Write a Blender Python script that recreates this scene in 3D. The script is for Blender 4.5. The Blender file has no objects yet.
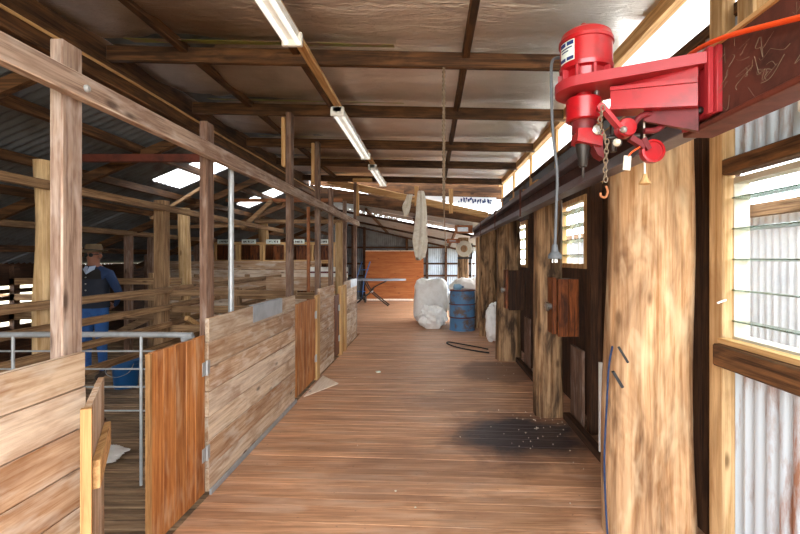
import bpy, math, random
from mathutils import Vector, Matrix, noise
random.seed(7)
SC = bpy.context.scene
COL = SC.collection
PI = math.pi

# ------------------------------------------------------------------ helpers
def hexc(h, a=1.0):
    h = h.lstrip('#')
    v = [int(h[i:i+2], 16) / 255 for i in (0, 2, 4)]
    return tuple([(c / 12.92 if c <= .04045 else ((c + .055) / 1.055) ** 2.4) for c in v] + [a])

def nz(x, y, z, s=1.0):
    return noise.noise(Vector((x * s, y * s, z * s)))

class MB:
    """collects shapes in world coordinates; build() links them as one mesh object"""
    def __init__(self):
        self.v = []; self.f = []; self.sm = []; self.mi = []
    def add(self, vs, fs, smooth=False, mi=0):
        b = len(self.v)
        self.v += [tuple(p) for p in vs]
        for f in fs:
            self.f.append([i + b for i in f]); self.sm.append(smooth); self.mi.append(mi)
        return self
    def hexa(self, p, mi=0):
        # p: 8 points, bottom ring 0-3 counter-clockwise from above, top ring 4-7
        return self.add(p, [(0, 3, 2, 1), (4, 5, 6, 7), (0, 1, 5, 4), (1, 2, 6, 5), (2, 3, 7, 6), (3, 0, 4, 7)], mi=mi)
    def box(self, x0, x1, y0, y1, z0, z1, mi=0, ch=0.0):
        if ch <= 0:
            return self.hexa([(x0, y0, z0), (x1, y0, z0), (x1, y1, z0), (x0, y1, z0),
                              (x0, y0, z1), (x1, y0, z1), (x1, y1, z1), (x0, y1, z1)], mi)
        return self.cbox(Vector(((x0 + x1) / 2, (y0 + y1) / 2, (z0 + z1) / 2)),
                         ((x1 - x0) / 2, (y1 - y0) / 2, (z1 - z0) / 2), Matrix.Identity(3), ch, mi)
    def cbox(self, c, h, R, ch, mi=0):
        """box with chamfered edges: centre, half sizes, rotation, chamfer"""
        ch = min(ch, min(h) * .45)
        vs = []; idx = {}
        for sx in (-1, 1):
            for sy in (-1, 1):
                for sz in (-1, 1):
                    for a in range(3):
                        p = [sx * (h[0] - ch), sy * (h[1] - ch), sz * (h[2] - ch)]
                        s = (sx, sy, sz)
                        p[a] = s[a] * h[a]
                        idx[(sx, sy, sz, a)] = len(vs)
                        vs.append(R @ Vector(p) + c)
        fs = []
        def quad(ks):
            q = [idx[k] for k in ks]
            n = (vs[q[1]] - vs[q[0]]).cross(vs[q[2]] - vs[q[0]])
            m = sum((vs[i] for i in q), Vector()) / len(q) - c
            fs.append(tuple(q if n.dot(m) > 0 else q[::-1]))
        for a in range(3):
            b, d = [i for i in range(3) if i != a]
            for s in (-1, 1):
                ks = []
                for (u, w) in ((-1, -1), (1, -1), (1, 1), (-1, 1)):
                    t = [0, 0, 0]; t[a] = s; t[b] = u; t[d] = w
                    ks.append((t[0], t[1], t[2], a))
                quad(ks)
        for a in range(3):
            b, d = [i for i in range(3) if i != a]
            for u in (-1, 1):
                for w in (-1, 1):
                    t0 = [0, 0, 0]; t1 = [0, 0, 0]
                    t0[a] = -1; t1[a] = 1; t0[b] = t1[b] = u; t0[d] = t1[d] = w
                    quad([(*t0, b), (*t1, b), (*t1, d), (*t0, d)])
        for sx in (-1, 1):
            for sy in (-1, 1):
                for sz in (-1, 1):
                    quad([(sx, sy, sz, 0), (sx, sy, sz, 1), (sx, sy, sz, 2)])
        return self.add(vs, fs, mi=mi)
    def bar(self, p0, p1, w, h, up=(0, 0, 1), ch=0.0, mi=0):
        """rectangular bar between two points, w across, h along up"""
        p0 = Vector(p0); p1 = Vector(p1); d = p1 - p0; L = d.length; d.normalize()
        s = d.cross(Vector(up))
        if s.length < 1e-6: s = Vector((1, 0, 0))
        s.normalize(); u = s.cross(d)
        R = Matrix((s, d, u)).transposed()
        return self.cbox((p0 + p1) / 2, (w / 2, L / 2, h / 2), R, ch if ch > 0 else min(w, h) * .02, mi)
    def cyl(self, p0, p1, r0, r1=None, n=16, caps=True, mi=0):
        r1 = r0 if r1 is None else r1
        p0 = Vector(p0); p1 = Vector(p1); d = (p1 - p0).normalized()
        a = d.orthogonal().normalized(); b = d.cross(a)
        vs = []
        for p, r in ((p0, r0), (p1, r1)):
            for i in range(n):
                t = 2 * PI * i / n
                vs.append(p + (a * math.cos(t) + b * math.sin(t)) * r)
        self.add(vs, [(i, (i + 1) % n, n + (i + 1) % n, n + i) for i in range(n)], True, mi)
        if caps:
            self.add(vs[:n], [tuple(range(n))[::-1]], False, mi)
            self.add(vs[n:], [tuple(range(n))], False, mi)
        return self
    def lathe(self, base, axis, prof, n=24, mi=0):
        """prof: list of (radius, height along axis)"""
        base = Vector(base); d = Vector(axis).normalized()
        a = d.orthogonal().normalized(); b = d.cross(a)
        vs = []
        for r, h in prof:
            for i in range(n):
                t = 2 * PI * i / n
                vs.append(base + d * h + (a * math.cos(t) + b * math.sin(t)) * max(r, 1e-4))
        fs = []
        for k in range(len(prof) - 1):
            for i in range(n):
                j = (i + 1) % n
                fs.append((k * n + i, k * n + j, (k + 1) * n + j, (k + 1) * n + i))
        self.add(vs, fs, True, mi)
        self.add(vs[:n], [tuple(range(n))[::-1]], False, mi)
        self.add(vs[-n:], [tuple(range(n))], False, mi)
        return self
    def tube(self, pts, r, n=8, mi=0, sub=1):
        pts = [Vector(p) for p in pts]
        if sub > 1:
            out = []
            for i in range(len(pts) - 1):
                q0 = pts[max(i - 1, 0)]; q1 = pts[i]; q2 = pts[i + 1]; q3 = pts[min(i + 2, len(pts) - 1)]
                for k in range(sub):
                    t = k / sub
                    out.append(.5 * ((2 * q1) + (q2 - q0) * t + (2 * q0 - 5 * q1 + 4 * q2 - q3) * t * t + (3 * q1 - q0 - 3 * q2 + q3) * t ** 3))
            out.append(pts[-1]); pts = out
        vs = []; a = None
        for i, p in enumerate(pts):
            d = (pts[min(i + 1, len(pts) - 1)] - pts[max(i - 1, 0)]).normalized()
            a = d.orthogonal().normalized() if a is None else (a - d * a.dot(d)).normalized()
            b = d.cross(a)
            rr = r[i] if isinstance(r, (list, tuple)) else r
            for k in range(n):
                t = 2 * PI * k / n
                vs.append(p + (a * math.cos(t) + b * math.sin(t)) * rr)
        m = len(pts)
        fs = [(i * n + k, i * n + (k + 1) % n, (i + 1) * n + (k + 1) % n, (i + 1) * n + k) for i in range(m - 1) for k in range(n)]
        self.add(vs, fs, True, mi)
        self.add(vs[:n], [tuple(range(n))[::-1]], False, mi)
        self.add(vs[-n:], [tuple(range(n))], False, mi)
        return self
    def build(self, name, mat, parent=None, label=None, origin=None):
        xs = [p[0] for p in self.v]; ys = [p[1] for p in self.v]; zs = [p[2] for p in self.v]
        o_ = Vector(((min(xs) + max(xs)) / 2, (min(ys) + max(ys)) / 2, min(zs))) if origin is None else Vector(origin)
        me = bpy.data.meshes.new(name)
        me.from_pydata([(p[0] - o_[0], p[1] - o_[1], p[2] - o_[2]) for p in self.v], [], self.f)
        me.polygons.foreach_set('use_smooth', self.sm)
        mats = mat if isinstance(mat, (list, tuple)) else [mat]
        for m in mats: me.materials.append(m)
        me.polygons.foreach_set('material_index', self.mi)
        me.update()
        me.set_sharp_from_angle(angle=math.radians(38))
        ob = bpy.data.objects.new(name, me)
        COL.objects.link(ob)
        if parent is not None:
            ob.parent = parent
            w = Vector(parent['_w'])
            ob.location = o_ - w
        else:
            ob.location = o_
        ob['_w'] = tuple(o_)
        if label: ob['label'] = label
        return ob

def tag(o, label, cat, group=None, kind='thing'):
    o['label'] = label; o['category'] = cat; o['kind'] = kind
    if group: o['group'] = group
    return o

def thing(name, loc, label, cat, group=None):
    o = bpy.data.objects.new(name, None)
    o.empty_display_size = .05
    COL.objects.link(o); o.location = loc; o['_w'] = tuple(loc)
    return tag(o, label, cat, group)

def struct(o, label=None):
    o['kind'] = 'structure'
    if label: o['label'] = label
    return o

# ------------------------------------------------------------------ materials
def new_mat(name):
    m = bpy.data.materials.new(name); m.use_nodes = True
    nt = m.node_tree
    return m, nt, nt.nodes['Principled BSDF'], nt.nodes, nt.links

def ramp(N, cols, interp='LINEAR'):
    r = N.new('ShaderNodeValToRGB'); r.color_ramp.interpolation = interp
    el = r.color_ramp.elements
    while len(el) < len(cols): el.new(.5)
    for e, (p, c) in zip(el, cols): e.position = p; e.color = c
    return r

def mixc(N, L, fac, a, b, mode='MIX'):
    m = N.new('ShaderNodeMix'); m.data_type = 'RGBA'; m.blend_type = mode
    for s, v in ((m.inputs[0], fac), (m.inputs[6], a), (m.inputs[7], b)):
        if hasattr(v, 'is_linked'): L.new(v, s)
        elif isinstance(v, (int, float)) : s.default_value = v
        else: s.default_value = v
    return m.outputs[2]

def noise_node(N, L, vec, scale, detail=5, rough=.6, dist=0):
    n = N.new('ShaderNodeTexNoise'); n.inputs['Scale'].default_value = scale
    n.inputs['Detail'].default_value = detail; n.inputs['Roughness'].default_value = rough
    n.inputs['Distortion'].default_value = dist
    L.new(vec, n.inputs['Vector']); return n

def wood(name, light, dark, axis='z', rough=.72, var=.35, stain=None, stain_amt=.5, grain=1.0, bump=.25, spec=.3, knots=True, grey=None, tints=None, blot=2.0):
    m, nt, B, N, L = new_mat(name)
    tc = N.new('ShaderNodeTexCoord'); oi = N.new('ShaderNodeObjectInfo'); ge = N.new('ShaderNodeNewGeometry')
    off = N.new('ShaderNodeVectorMath'); off.operation = 'MULTIPLY_ADD'
    cx = N.new('ShaderNodeCombineXYZ')
    add = N.new('ShaderNodeMath'); add.operation = 'ADD'
    L.new(oi.outputs['Random'], add.inputs[0]); L.new(ge.outputs['Random Per Island'], add.inputs[1])
    for i in range(3): L.new(add.outputs[0], cx.inputs[i])
    L.new(cx.outputs[0], off.inputs[0]); off.inputs[1].default_value = (13, 17, 11); L.new(tc.outputs['Object'], off.inputs[2])
    mp = N.new('ShaderNodeMapping'); L.new(off.outputs[0], mp.inputs['Vector'])
    s = {'x': (1.4, 34, 34), 'y': (34, 1.4, 34), 'z': (34, 34, 1.4)}[axis]
    mp.inputs['Scale'].default_value = tuple(v * grain for v in s)
    g1 = noise_node(N, L, mp.outputs[0], 1.6, 8, .68, .4)
    mp2 = N.new('ShaderNodeMapping'); L.new(off.outputs[0], mp2.inputs['Vector'])
    s2 = {'x': (.8, 3, 3), 'y': (3, .8, 3), 'z': (3, 3, .8)}[axis]
    mp2.inputs['Scale'].default_value = tuple(v * blot for v in s2)
    g2 = noise_node(N, L, mp2.outputs[0], 1.3, 4, .6, .6)
    r1 = ramp(N, [(.36, dark), (.58, light)]); L.new(g1.outputs['Fac'], r1.inputs[0])
    col = r1.outputs[0]
    if tints is not None:
        rt = ramp(N, [(i / len(tints), c) for i, c in enumerate(tints)], 'CONSTANT')
        fr0 = N.new('ShaderNodeMath'); fr0.operation = 'FRACT'; ml0 = N.new('ShaderNodeMath'); ml0.operation = 'MULTIPLY'; ml0.inputs[1].default_value = 3.77
        L.new(add.outputs[0], ml0.inputs[0]); L.new(ml0.outputs[0], fr0.inputs[0]); L.new(fr0.outputs[0], rt.inputs[0])
        col = mixc(N, L, .42, col, rt.outputs[0])
    if stain is not None:
        r2 = ramp(N, [(.42, (0, 0, 0, 1)), (.66, (stain_amt,) * 3 + (1,))]); L.new(g2.outputs['Fac'], r2.inputs[0])
        col = mixc(N, L, r2.outputs[0], col, stain)
    if grey is not None:
        g3 = noise_node(N, L, mp2.outputs[0], 2.7, 3, .55, .3)
        r3 = ramp(N, [(.5, (0, 0, 0, 1)), (.7, (.6, .6, .6, 1))]); L.new(g3.outputs['Fac'], r3.inputs[0])
        col = mixc(N, L, r3.outputs[0], col, grey)
    # board to board variation
    mr = N.new('ShaderNodeMapRange'); mr.inputs['To Min'].default_value = 1 - var; mr.inputs['To Max'].default_value = 1 + var * .55
    fr = N.new('ShaderNodeMath'); fr.operation = 'FRACT'; ml = N.new('ShaderNodeMath'); ml.operation = 'MULTIPLY'; ml.inputs[1].default_value = 7.31
    L.new(add.outputs[0], ml.inputs[0]); L.new(ml.outputs[0], fr.inputs[0]); L.new(fr.outputs[0], mr.inputs['Value'])
    cc = N.new('ShaderNodeCombineColor')
    for i in range(3): L.new(mr.outputs[0], cc.inputs[i])
    col = mixc(N, L, 1.0, col, cc.outputs[0], 'MULTIPLY')
    if knots:
        vo = N.new('ShaderNodeTexVoronoi'); vo.inputs['Scale'].default_value = 2.2
        mp3 = N.new('ShaderNodeMapping'); L.new(off.outputs[0], mp3.inputs['Vector'])
        mp3.inputs['Scale'].default_value = {'x': (.9, 2.4, 2.4), 'y': (2.4, .9, 2.4), 'z': (2.4, 2.4, .9)}[axis]
        L.new(mp3.outputs[0], vo.inputs['Vector'])
        rk = ramp(N, [(.05, (.8, .8, .8, 1)), (.12, (0, 0, 0, 1))]); L.new(vo.outputs['Distance'], rk.inputs[0])
        col = mixc(N, L, rk.outputs[0], col, tuple(c * .35 for c in dark[:3]) + (1,))
    L.new(col, B.inputs['Base Color'])
    B.inputs['Roughness'].default_value = rough; B.inputs['Specular IOR Level'].default_value = spec
    bp = N.new('ShaderNodeBump'); bp.inputs['Strength'].default_value = bump; bp.inputs['Distance'].default_value = .01
    L.new(g1.outputs['Fac'], bp.inputs['Height']); L.new(bp.outputs[0], B.inputs['Normal'])
    return m

def paint(name, col, rough=.5, metal=0.0, dirt=None, dirt_amt=.5, scale=6, spec=.5, bump=.0, coat=0, stretch=(1, 1, 1), lo=.45, hi=.7):
    m, nt, B, N, L = new_mat(name)
    tc = N.new('ShaderNodeTexCoord'); mp = N.new('ShaderNodeMapping'); L.new(tc.outputs['Object'], mp.inputs['Vector'])
    mp.inputs['Scale'].default_value = stretch
    n = noise_node(N, L, mp.outputs[0], scale, 7, .65, .3)
    c = col
    if dirt is not None:
        r = ramp(N, [(lo, (0, 0, 0, 1)), (hi, (dirt_amt,) * 3 + (1,))]); L.new(n.outputs['Fac'], r.inputs[0])
        L.new(mixc(N, L, r.outputs[0], col, dirt), B.inputs['Base Color'])
    else:
        B.inputs['Base Color'].default_value = col
    rr = N.new('ShaderNodeMapRange'); rr.inputs['To Min'].default_value = max(.03, rough - .12); rr.inputs['To Max'].default_value = min(1, rough + .15)
    L.new(n.outputs['Fac'], rr.inputs['Value']); L.new(rr.outputs[0], B.inputs['Roughness'])
    B.inputs['Metallic'].default_value = metal; B.inputs['Specular IOR Level'].default_value = spec
    if coat: B.inputs['Coat Weight'].default_value = coat; B.inputs['Coat Roughness'].default_value = .15
    if bump:
        bp = N.new('ShaderNodeBump'); bp.inputs['Strength'].default_value = bump; bp.inputs['Distance'].default_value = .01
        L.new(n.outputs['Fac'], bp.inputs['Height']); L.new(bp.outputs[0], B.inputs['Normal'])
    return m

def foil():
    m, nt, B, N, L = new_mat('foil_insulation')
    tc = N.new('ShaderNodeTexCoord')
    n1 = noise_node(N, L, tc.outputs['Object'], 1.1, 4, .6, .4)
    mp = N.new('ShaderNodeMapping'); L.new(tc.outputs['Object'], mp.inputs['Vector']); mp.inputs['Scale'].default_value = (1.2, 5, 1)
    n2 = noise_node(N, L, mp.outputs[0], 6, 6, .6, 1.2)
    n3 = noise_node(N, L, tc.outputs['Object'], 45, 3, .5, .0)
    r = ramp(N, [(.3, hexc('#a08370')), (.7, hexc('#d2bba8'))]); L.new(n1.outputs['Fac'], r.inputs[0])
    # browner towards the old ridge side of the sheets, paler foil by the eave wall
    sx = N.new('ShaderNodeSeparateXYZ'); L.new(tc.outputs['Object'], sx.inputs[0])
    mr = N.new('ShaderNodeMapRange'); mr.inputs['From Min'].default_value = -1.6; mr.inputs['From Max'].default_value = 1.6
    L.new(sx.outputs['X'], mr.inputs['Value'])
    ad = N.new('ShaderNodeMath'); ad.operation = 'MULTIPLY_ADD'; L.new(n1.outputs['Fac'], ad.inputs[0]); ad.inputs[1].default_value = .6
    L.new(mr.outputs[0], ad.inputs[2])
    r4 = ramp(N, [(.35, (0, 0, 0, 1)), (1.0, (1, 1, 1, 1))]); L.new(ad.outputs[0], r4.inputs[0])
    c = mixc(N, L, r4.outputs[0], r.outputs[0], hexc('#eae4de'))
    L.new(c, B.inputs['Base Color'])
    B.inputs['Metallic'].default_value = .85; B.inputs['Roughness'].default_value = .33
    b1 = N.new('ShaderNodeBump'); b1.inputs['Strength'].default_value = .9; b1.inputs['Distance'].default_value = .03
    L.new(n2.outputs['Fac'], b1.inputs['Height'])
    b2 = N.new('ShaderNodeBump'); b2.inputs['Strength'].default_value = .5; b2.inputs['Distance'].default_value = .004
    L.new(n3.outputs['Fac'], b2.inputs['Height']); L.new(b1.outputs[0], b2.inputs['Normal'])
    L.new(b2.outputs[0], B.inputs['Normal'])
    return m

def floor_mat():
    m = wood('alley_floor_boards', hexc('#e2ad86'), hexc('#a87754'), 'x', rough=.42, var=.16, stain=hexc('#9a6a4c'), stain_amt=.55, blot=.9, grain=.8, bump=.12, spec=.5, knots=False, grey=hexc('#dcb79c'))
    nt = m.node_tree; N = nt.nodes; L = nt.links; B = N['Principled BSDF']
    src = B.inputs['Base Color'].links[0].from_socket
    ge = N.new('ShaderNodeNewGeometry')
    n = noise_node(N, L, ge.outputs['Position'], 2.3, 6, .65, .5)
    n2 = noise_node(N, L, ge.outputs['Position'], 24, 4, .6, .2)
    col = src
    for (cx, cy, rx, ry, amt, c) in ((.86, 4.0, .9, .75, .6, '#4a3028'), (.84, 4.0, .66, .48, .9, '#27262e'), (1.0, 6.3, .7, .75, .6, '#4a3330'), (-.1, 3.3, .8, .5, .3, '#5d3a28'), (.45, 2.75, .5, .35, .28, '#54382b'), (.5, 5.0, .9, .5, .35, '#5d4034')):
        v = N.new('ShaderNodeVectorMath'); v.operation = 'SUBTRACT'; L.new(ge.outputs['Position'], v.inputs[0]); v.inputs[1].default_value = (cx, cy, 0)
        d = N.new('ShaderNodeVectorMath'); d.operation = 'DIVIDE'; L.new(v.outputs[0], d.inputs[0]); d.inputs[1].default_value = (rx, ry, 1)
        le = N.new('ShaderNodeVectorMath'); le.operation = 'LENGTH'; L.new(d.outputs[0], le.inputs[0])
        a = N.new('ShaderNodeMath'); a.operation = 'MULTIPLY_ADD'; L.new(n.outputs['Fac'], a.inputs[0]); a.inputs[1].default_value = 1.1; L.new(le.outputs['Value'], a.inputs[2])
        r = ramp(N, [(.78, (amt,) * 3 + (1,)), (1.0, (0, 0, 0, 1))])
        ms = N.new('ShaderNodeMath'); ms.operation = 'MULTIPLY'; ms.inputs[1].default_value = .66; L.new(a.outputs[0], ms.inputs[0])
        L.new(ms.outputs[0], r.inputs[0])
        col = mixc(N, L, r.outputs[0], col, hexc(c))
    r = ramp(N, [(.66, (0, 0, 0, 1)), (.74, (.55, .55, .55, 1))]); L.new(n2.outputs['Fac'], r.inputs[0])
    col = mixc(N, L, r.outputs[0], col, hexc('#4a3023'))
    L.new(col, B.inputs['Base Color'])
    return m

def translucent(name, col, mixf=.75):
    m, nt, B, N, L = new_mat(name)
    N.remove(B)
    t = N.new('ShaderNodeBsdfTranslucent'); t.inputs[0].default_value = col
    d = N.new('ShaderNodeBsdfDiffuse'); d.inputs[0].default_value = col
    mx = N.new('ShaderNodeMixShader'); mx.inputs[0].default_value = mixf
    L.new(d.outputs[0], mx.inputs[1]); L.new(t.outputs[0], mx.inputs[2])
    L.new(mx.outputs[0], N['Material Output'].inputs[0])
    return m

def glass(name, col=(.9, .97, .95, 1)):
    m, nt, B, N, L = new_mat(name)
    B.inputs['Base Color'].default_value = col; B.inputs['Transmission Weight'].default_value = 1
    B.inputs['Roughness'].default_value = .08; B.inputs['IOR'].default_value = 1.3
    return m

def thin_glass(name):
    m, nt, B, N, L = new_mat(name); N.remove(B)
    t = N.new('ShaderNodeBsdfTransparent'); t.inputs[0].default_value = (.78, .86, .82, 1)
    g = N.new('ShaderNodeBsdfGlossy'); g.inputs['Roughness'].default_value = .15; g.inputs[0].default_value = (.7, .75, .72, 1)
    f = N.new('ShaderNodeFresnel'); f.inputs[0].default_value = 1.3
    mx = N.new('ShaderNodeMixShader'); L.new(f.outputs[0], mx.inputs[0]); L.new(t.outputs[0], mx.inputs[1]); L.new(g.outputs[0], mx.inputs[2])
    L.new(mx.outputs[0], N['Material Output'].inputs[0]); return m

def cloth(name, col, dark, scale=9):
    return paint(name, col, rough=.85, dirt=dark, dirt_amt=.6, scale=scale, spec=.2, bump=.35)

M = {}
M['fence'] = {a: wood('weathered_fence_boards_' + a, hexc('#e2ccb2'), hexc('#997556'), a, var=.22, stain=hexc('#8a5a34'), stain_amt=.6, grey=hexc('#e6dacb'), grain=.9, tints=[hexc(c) for c in ('#d9c2a8', '#c28a58', '#e3d3c0', '#b98d66', '#cfae8c')]) for a in 'xyz'}
M['gate'] = wood('orange_gate_boards', hexc('#d08a4c'), hexc('#9c5628'), 'z', var=.15, stain=hexc('#6a3516'), stain_amt=.5, grain=.8, grey=hexc('#dcb088'), blot=1.5)
M['batten'] = {a: wood('fresh_pine_' + a, hexc('#d8ae78'), hexc('#a87845'), a, var=.15, grain=.7) for a in 'xyz'}
M['dull_pine'] = wood('dull_pine_edge', hexc('#c2935f'), hexc('#8f6236'), 'z', var=.1, stain=hexc('#6a4425'), stain_amt=.5, grain=.7)
M['post'] = {a: wood('weathered_post_' + a, hexc('#bba18e'), hexc('#775d4e'), a, var=.2, stain=hexc('#7b5a48'), stain_amt=.6, grain=1, grey=hexc('#cdbcb0')) for a in 'xyz'}
M['darkpost'] = {a: wood('dark_brown_post_' + a, hexc('#8d6c57'), hexc('#4d3428'), a, var=.2, stain=hexc('#5b4236'), stain_amt=.6, grain=1, grey=hexc('#a08c80')) for a in 'xyz'}
M['rafter'] = {a: wood('brown_rafter_' + a, hexc('#77502f'), hexc('#372112'), a, var=.25, stain=hexc('#20120a'), stain_amt=.75, grain=.8) for a in 'xyz'}
M['rail'] = {a: wood('pen_rail_' + a, hexc('#b08c66'), hexc('#6c4c31'), a, var=.3, stain=hexc('#5d4029'), stain_amt=.5, grain=.9) for a in 'xyz'}
M['log'] = wood('split_log', hexc('#d6ad83'), hexc('#a07248'), 'z', var=.12, stain=hexc('#4e2f18'), stain_amt=.85, grain=.55, bump=.6, grey=hexc('#dcc09a'), blot=1.3)
M['log_dark'] = wood('split_log_grimy', hexc('#b38e68'), hexc('#684526'), 'z', var=.15, stain=hexc('#2a190d'), stain_amt=.9, grain=.55, bump=.6)
M['log_pale'] = wood('pale_log', hexc('#d2b184'), hexc('#a07848'), 'z', var=.12, stain=hexc('#7c5630'), stain_amt=.5, grain=.5, bump=.4)
M['darkwood'] = {a: wood('dark_stained_timber_' + a, hexc('#5a3a24'), hexc('#2b1a10'), a, var=.3, stain=hexc('#20140c'), stain_amt=.6) for a in 'xyz'}
M['redwood'] = wood('oiled_red_timber', hexc('#9c5426'), hexc('#4c230e'), 'z', var=.2, stain=hexc('#200e07'), stain_amt=.8, blot=4, rough=.5)
M['ply'] = wood('orange_ply_sheet', hexc('#b06c3c'), hexc('#8e4e26'), 'x', var=.1, stain=hexc('#8d4718'), stain_amt=.5, grain=.35, bump=.05, rough=.6)
M['ply_pale'] = wood('pale_ply', hexc('#f3e4d4'), hexc('#dfc7b0'), 'y', var=.02, grain=.4, bump=.05)
M['slat'] = wood('pen_slats', hexc('#b09070'), hexc('#6f563f'), 'x', var=.35, stain=hexc('#3d2d20'), stain_amt=.5)
M['floor'] = floor_mat()
M['foil'] = foil()
M['green_reflection'] = paint('painted_green_reflection', hexc('#9aa048'), rough=.4, metal=.4, dirt=hexc('#a08370'), dirt_amt=1.0, scale=7, stretch=(.5, 1, 1), lo=.48, hi=.6)
M['iron'] = paint('galvanised_iron', hexc('#a9b0b4'), rough=.45, metal=.35, dirt=hexc('#6f675f'), dirt_amt=.6, scale=3, stretch=(1, 1, .35))
M['iron_rusty'] = paint('rust_streaked_iron', hexc('#bcc6ce'), rough=.42, metal=.3, dirt=hexc('#8a5228'), dirt_amt=.9, scale=4, stretch=(1, 2.2, .3), lo=.5, hi=.62)
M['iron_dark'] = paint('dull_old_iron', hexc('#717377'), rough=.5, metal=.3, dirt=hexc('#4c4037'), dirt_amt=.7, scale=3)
M['iron_blue'] = paint('bluish_iron', hexc('#aebccb'), rough=.4, metal=.3, dirt=hexc('#7d848d'), dirt_amt=.6, scale=4)
M['iron_white'] = paint('white_painted_iron', hexc('#eff4f8'), rough=.5, dirt=hexc('#c3ccd6'), dirt_amt=.5, scale=4)
M['steel'] = paint('grey_steel_joist', hexc('#77747d'), rough=.42, metal=.4, dirt=hexc('#5a3426'), dirt_amt=.8, scale=3, stretch=(1, .35, 1), lo=.42, hi=.72)
M['rust'] = paint('rusted_steel', hexc('#6b3120'), rough=.7, metal=.1, dirt=hexc('#3c1c14'), dirt_amt=.8, scale=9, bump=.2)
M['rust_dark'] = paint('dark_rusty_web', hexc('#4a241a'), rough=.75, dirt=hexc('#2a1610'), dirt_amt=.8, scale=8, bump=.2)
M['web'] = paint('cobwebbed_rust', hexc('#5f3023'), rough=.7, dirt=hexc('#33180f'), dirt_amt=.85, scale=7, bump=.25)
M['rust_light'] = paint('light_rust', hexc('#a8683f'), rough=.7, metal=.1, dirt=hexc('#6b4029'), dirt_amt=.7, scale=7)
M['red'] = paint('red_enamel', hexc('#a81019'), rough=.32, dirt=hexc('#5e1618'), dirt_amt=.7, scale=9, coat=.3, lo=.47, hi=.7)
M['red_dull'] = paint('faded_red_enamel', hexc('#a52a31'), rough=.45, dirt=hexc('#8d2b30'), dirt_amt=.6, scale=6)
M['red_dark'] = paint('grimy_red_enamel', hexc('#6e141a'), rough=.5, dirt=hexc('#2a0f0d'), dirt_amt=.8, scale=12)
M['chrome'] = paint('worn_bright_steel', hexc('#b9b7b2'), rough=.28, metal=.9, dirt=hexc('#6f675f'), dirt_amt=.5, scale=14)
M['darksteel'] = paint('dark_oily_steel', hexc('#3a3532'), rough=.45, metal=.6, dirt=hexc('#5a3c2a'), dirt_amt=.5, scale=14)
M['galv'] = paint('galvanised_pipe', hexc('#b6b9bb'), rough=.4, metal=.5, dirt=hexc('#8a8886'), dirt_amt=.6, scale=10)
M['zinc'] = paint('zinc_sheet_patch', hexc('#b4b9be'), rough=.42, metal=.5, dirt=hexc('#8f959c'), dirt_amt=.6, scale=5)
M['black'] = paint('black_rubber', hexc('#1c1b1b'), rough=.6)
M['greycable'] = paint('grey_cable_sheath', hexc('#54575b'), rough=.55, dirt=hexc('#4b4c4e'), dirt_amt=.5, scale=20)
M['orange'] = paint('orange_cord_sheath', hexc('#f0531c'), rough=.45)
M['white'] = paint('white_enamel', hexc('#eceae4'), rough=.4, dirt=hexc('#cfc6b4'), dirt_amt=.5, scale=5)
M['tube'] = paint('fluorescent_tube_glass', hexc('#f6f6f2'), rough=.25)
bt = M['tube'].node_tree.nodes['Principled BSDF']; bt.inputs['Emission Color'].default_value = (1, .97, .9, 1); bt.inputs['Emission Strength'].default_value = .25
M['navy_print'] = paint('navy_print', hexc('#1f2f66'), rough=.5)
M['label_white'] = paint('printed_plate', hexc('#d9e0d6'), rough=.4)
M['blue_ink'] = paint('blue_ink', hexc('#26376e'), rough=.6)
M['drum'] = paint('blue_drum_paint', hexc('#5583ae'), rough=.5, dirt=hexc('#6a5138'), dirt_amt=.9, scale=4.5, lo=.5, hi=.62)
M['bucket'] = paint('blue_plastic', hexc('#1d5c96'), rough=.4)
M['lightblue'] = paint('light_blue_plastic', hexc('#8db9d8'), rough=.4)
M['bag'] = cloth('white_woven_bag', hexc('#faf9f6'), hexc('#e4e0d8'))
M['canvas'] = cloth('cream_canvas', hexc('#efe8da'), hexc('#c4b292'))
M['navy_rope'] = cloth('navy_cord', hexc('#2a3a58'), hexc('#161d2c'), 40)
M['rope'] = cloth('jute_rope', hexc('#806e5c'), hexc('#574838'), 40)
M['tabletop'] = paint('grey_laminate', hexc('#848c98'), rough=.4, dirt=hexc('#7d828b'), dirt_amt=.5)
M['blueframe'] = paint('blue_tube_frame', hexc('#3b5f94'), rough=.4)
M['greyplastic'] = paint('beige_plastic', hexc('#cfc8b6'), rough=.5, dirt=hexc('#a79a82'), dirt_amt=.6)
M['skylight'] = translucent('fibreglass_sheet', (.95, .96, .97, 1))
M['clear_white'] = translucent('white_clerestory_sheet', (.96, .96, .95, 1), .8)
M['foil_trans'] = translucent('printed_white_foil', (.8, .82, .85, 1), .35)
M['glass'] = thin_glass('louvre_glass')
M['frost'] = translucent('dusty_pane', (.92, .95, .97, 1), .85)
M['foil_white'] = paint('white_faced_foil', hexc('#e4e7ea'), rough=.5, dirt=hexc('#c2c6cc'), dirt_amt=.5)
M['ground'] = paint('dry_yard_ground', hexc('#8f8468'), rough=.9, dirt=hexc('#6d7050'), dirt_amt=.6, scale=.6)
M['under'] = paint('packed_earth_under_floor', hexc('#3a2d22'), rough=.9)
M['wool'] = cloth('wool_scrap', hexc('#d9d0c0'), hexc('#a89a84'))

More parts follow.
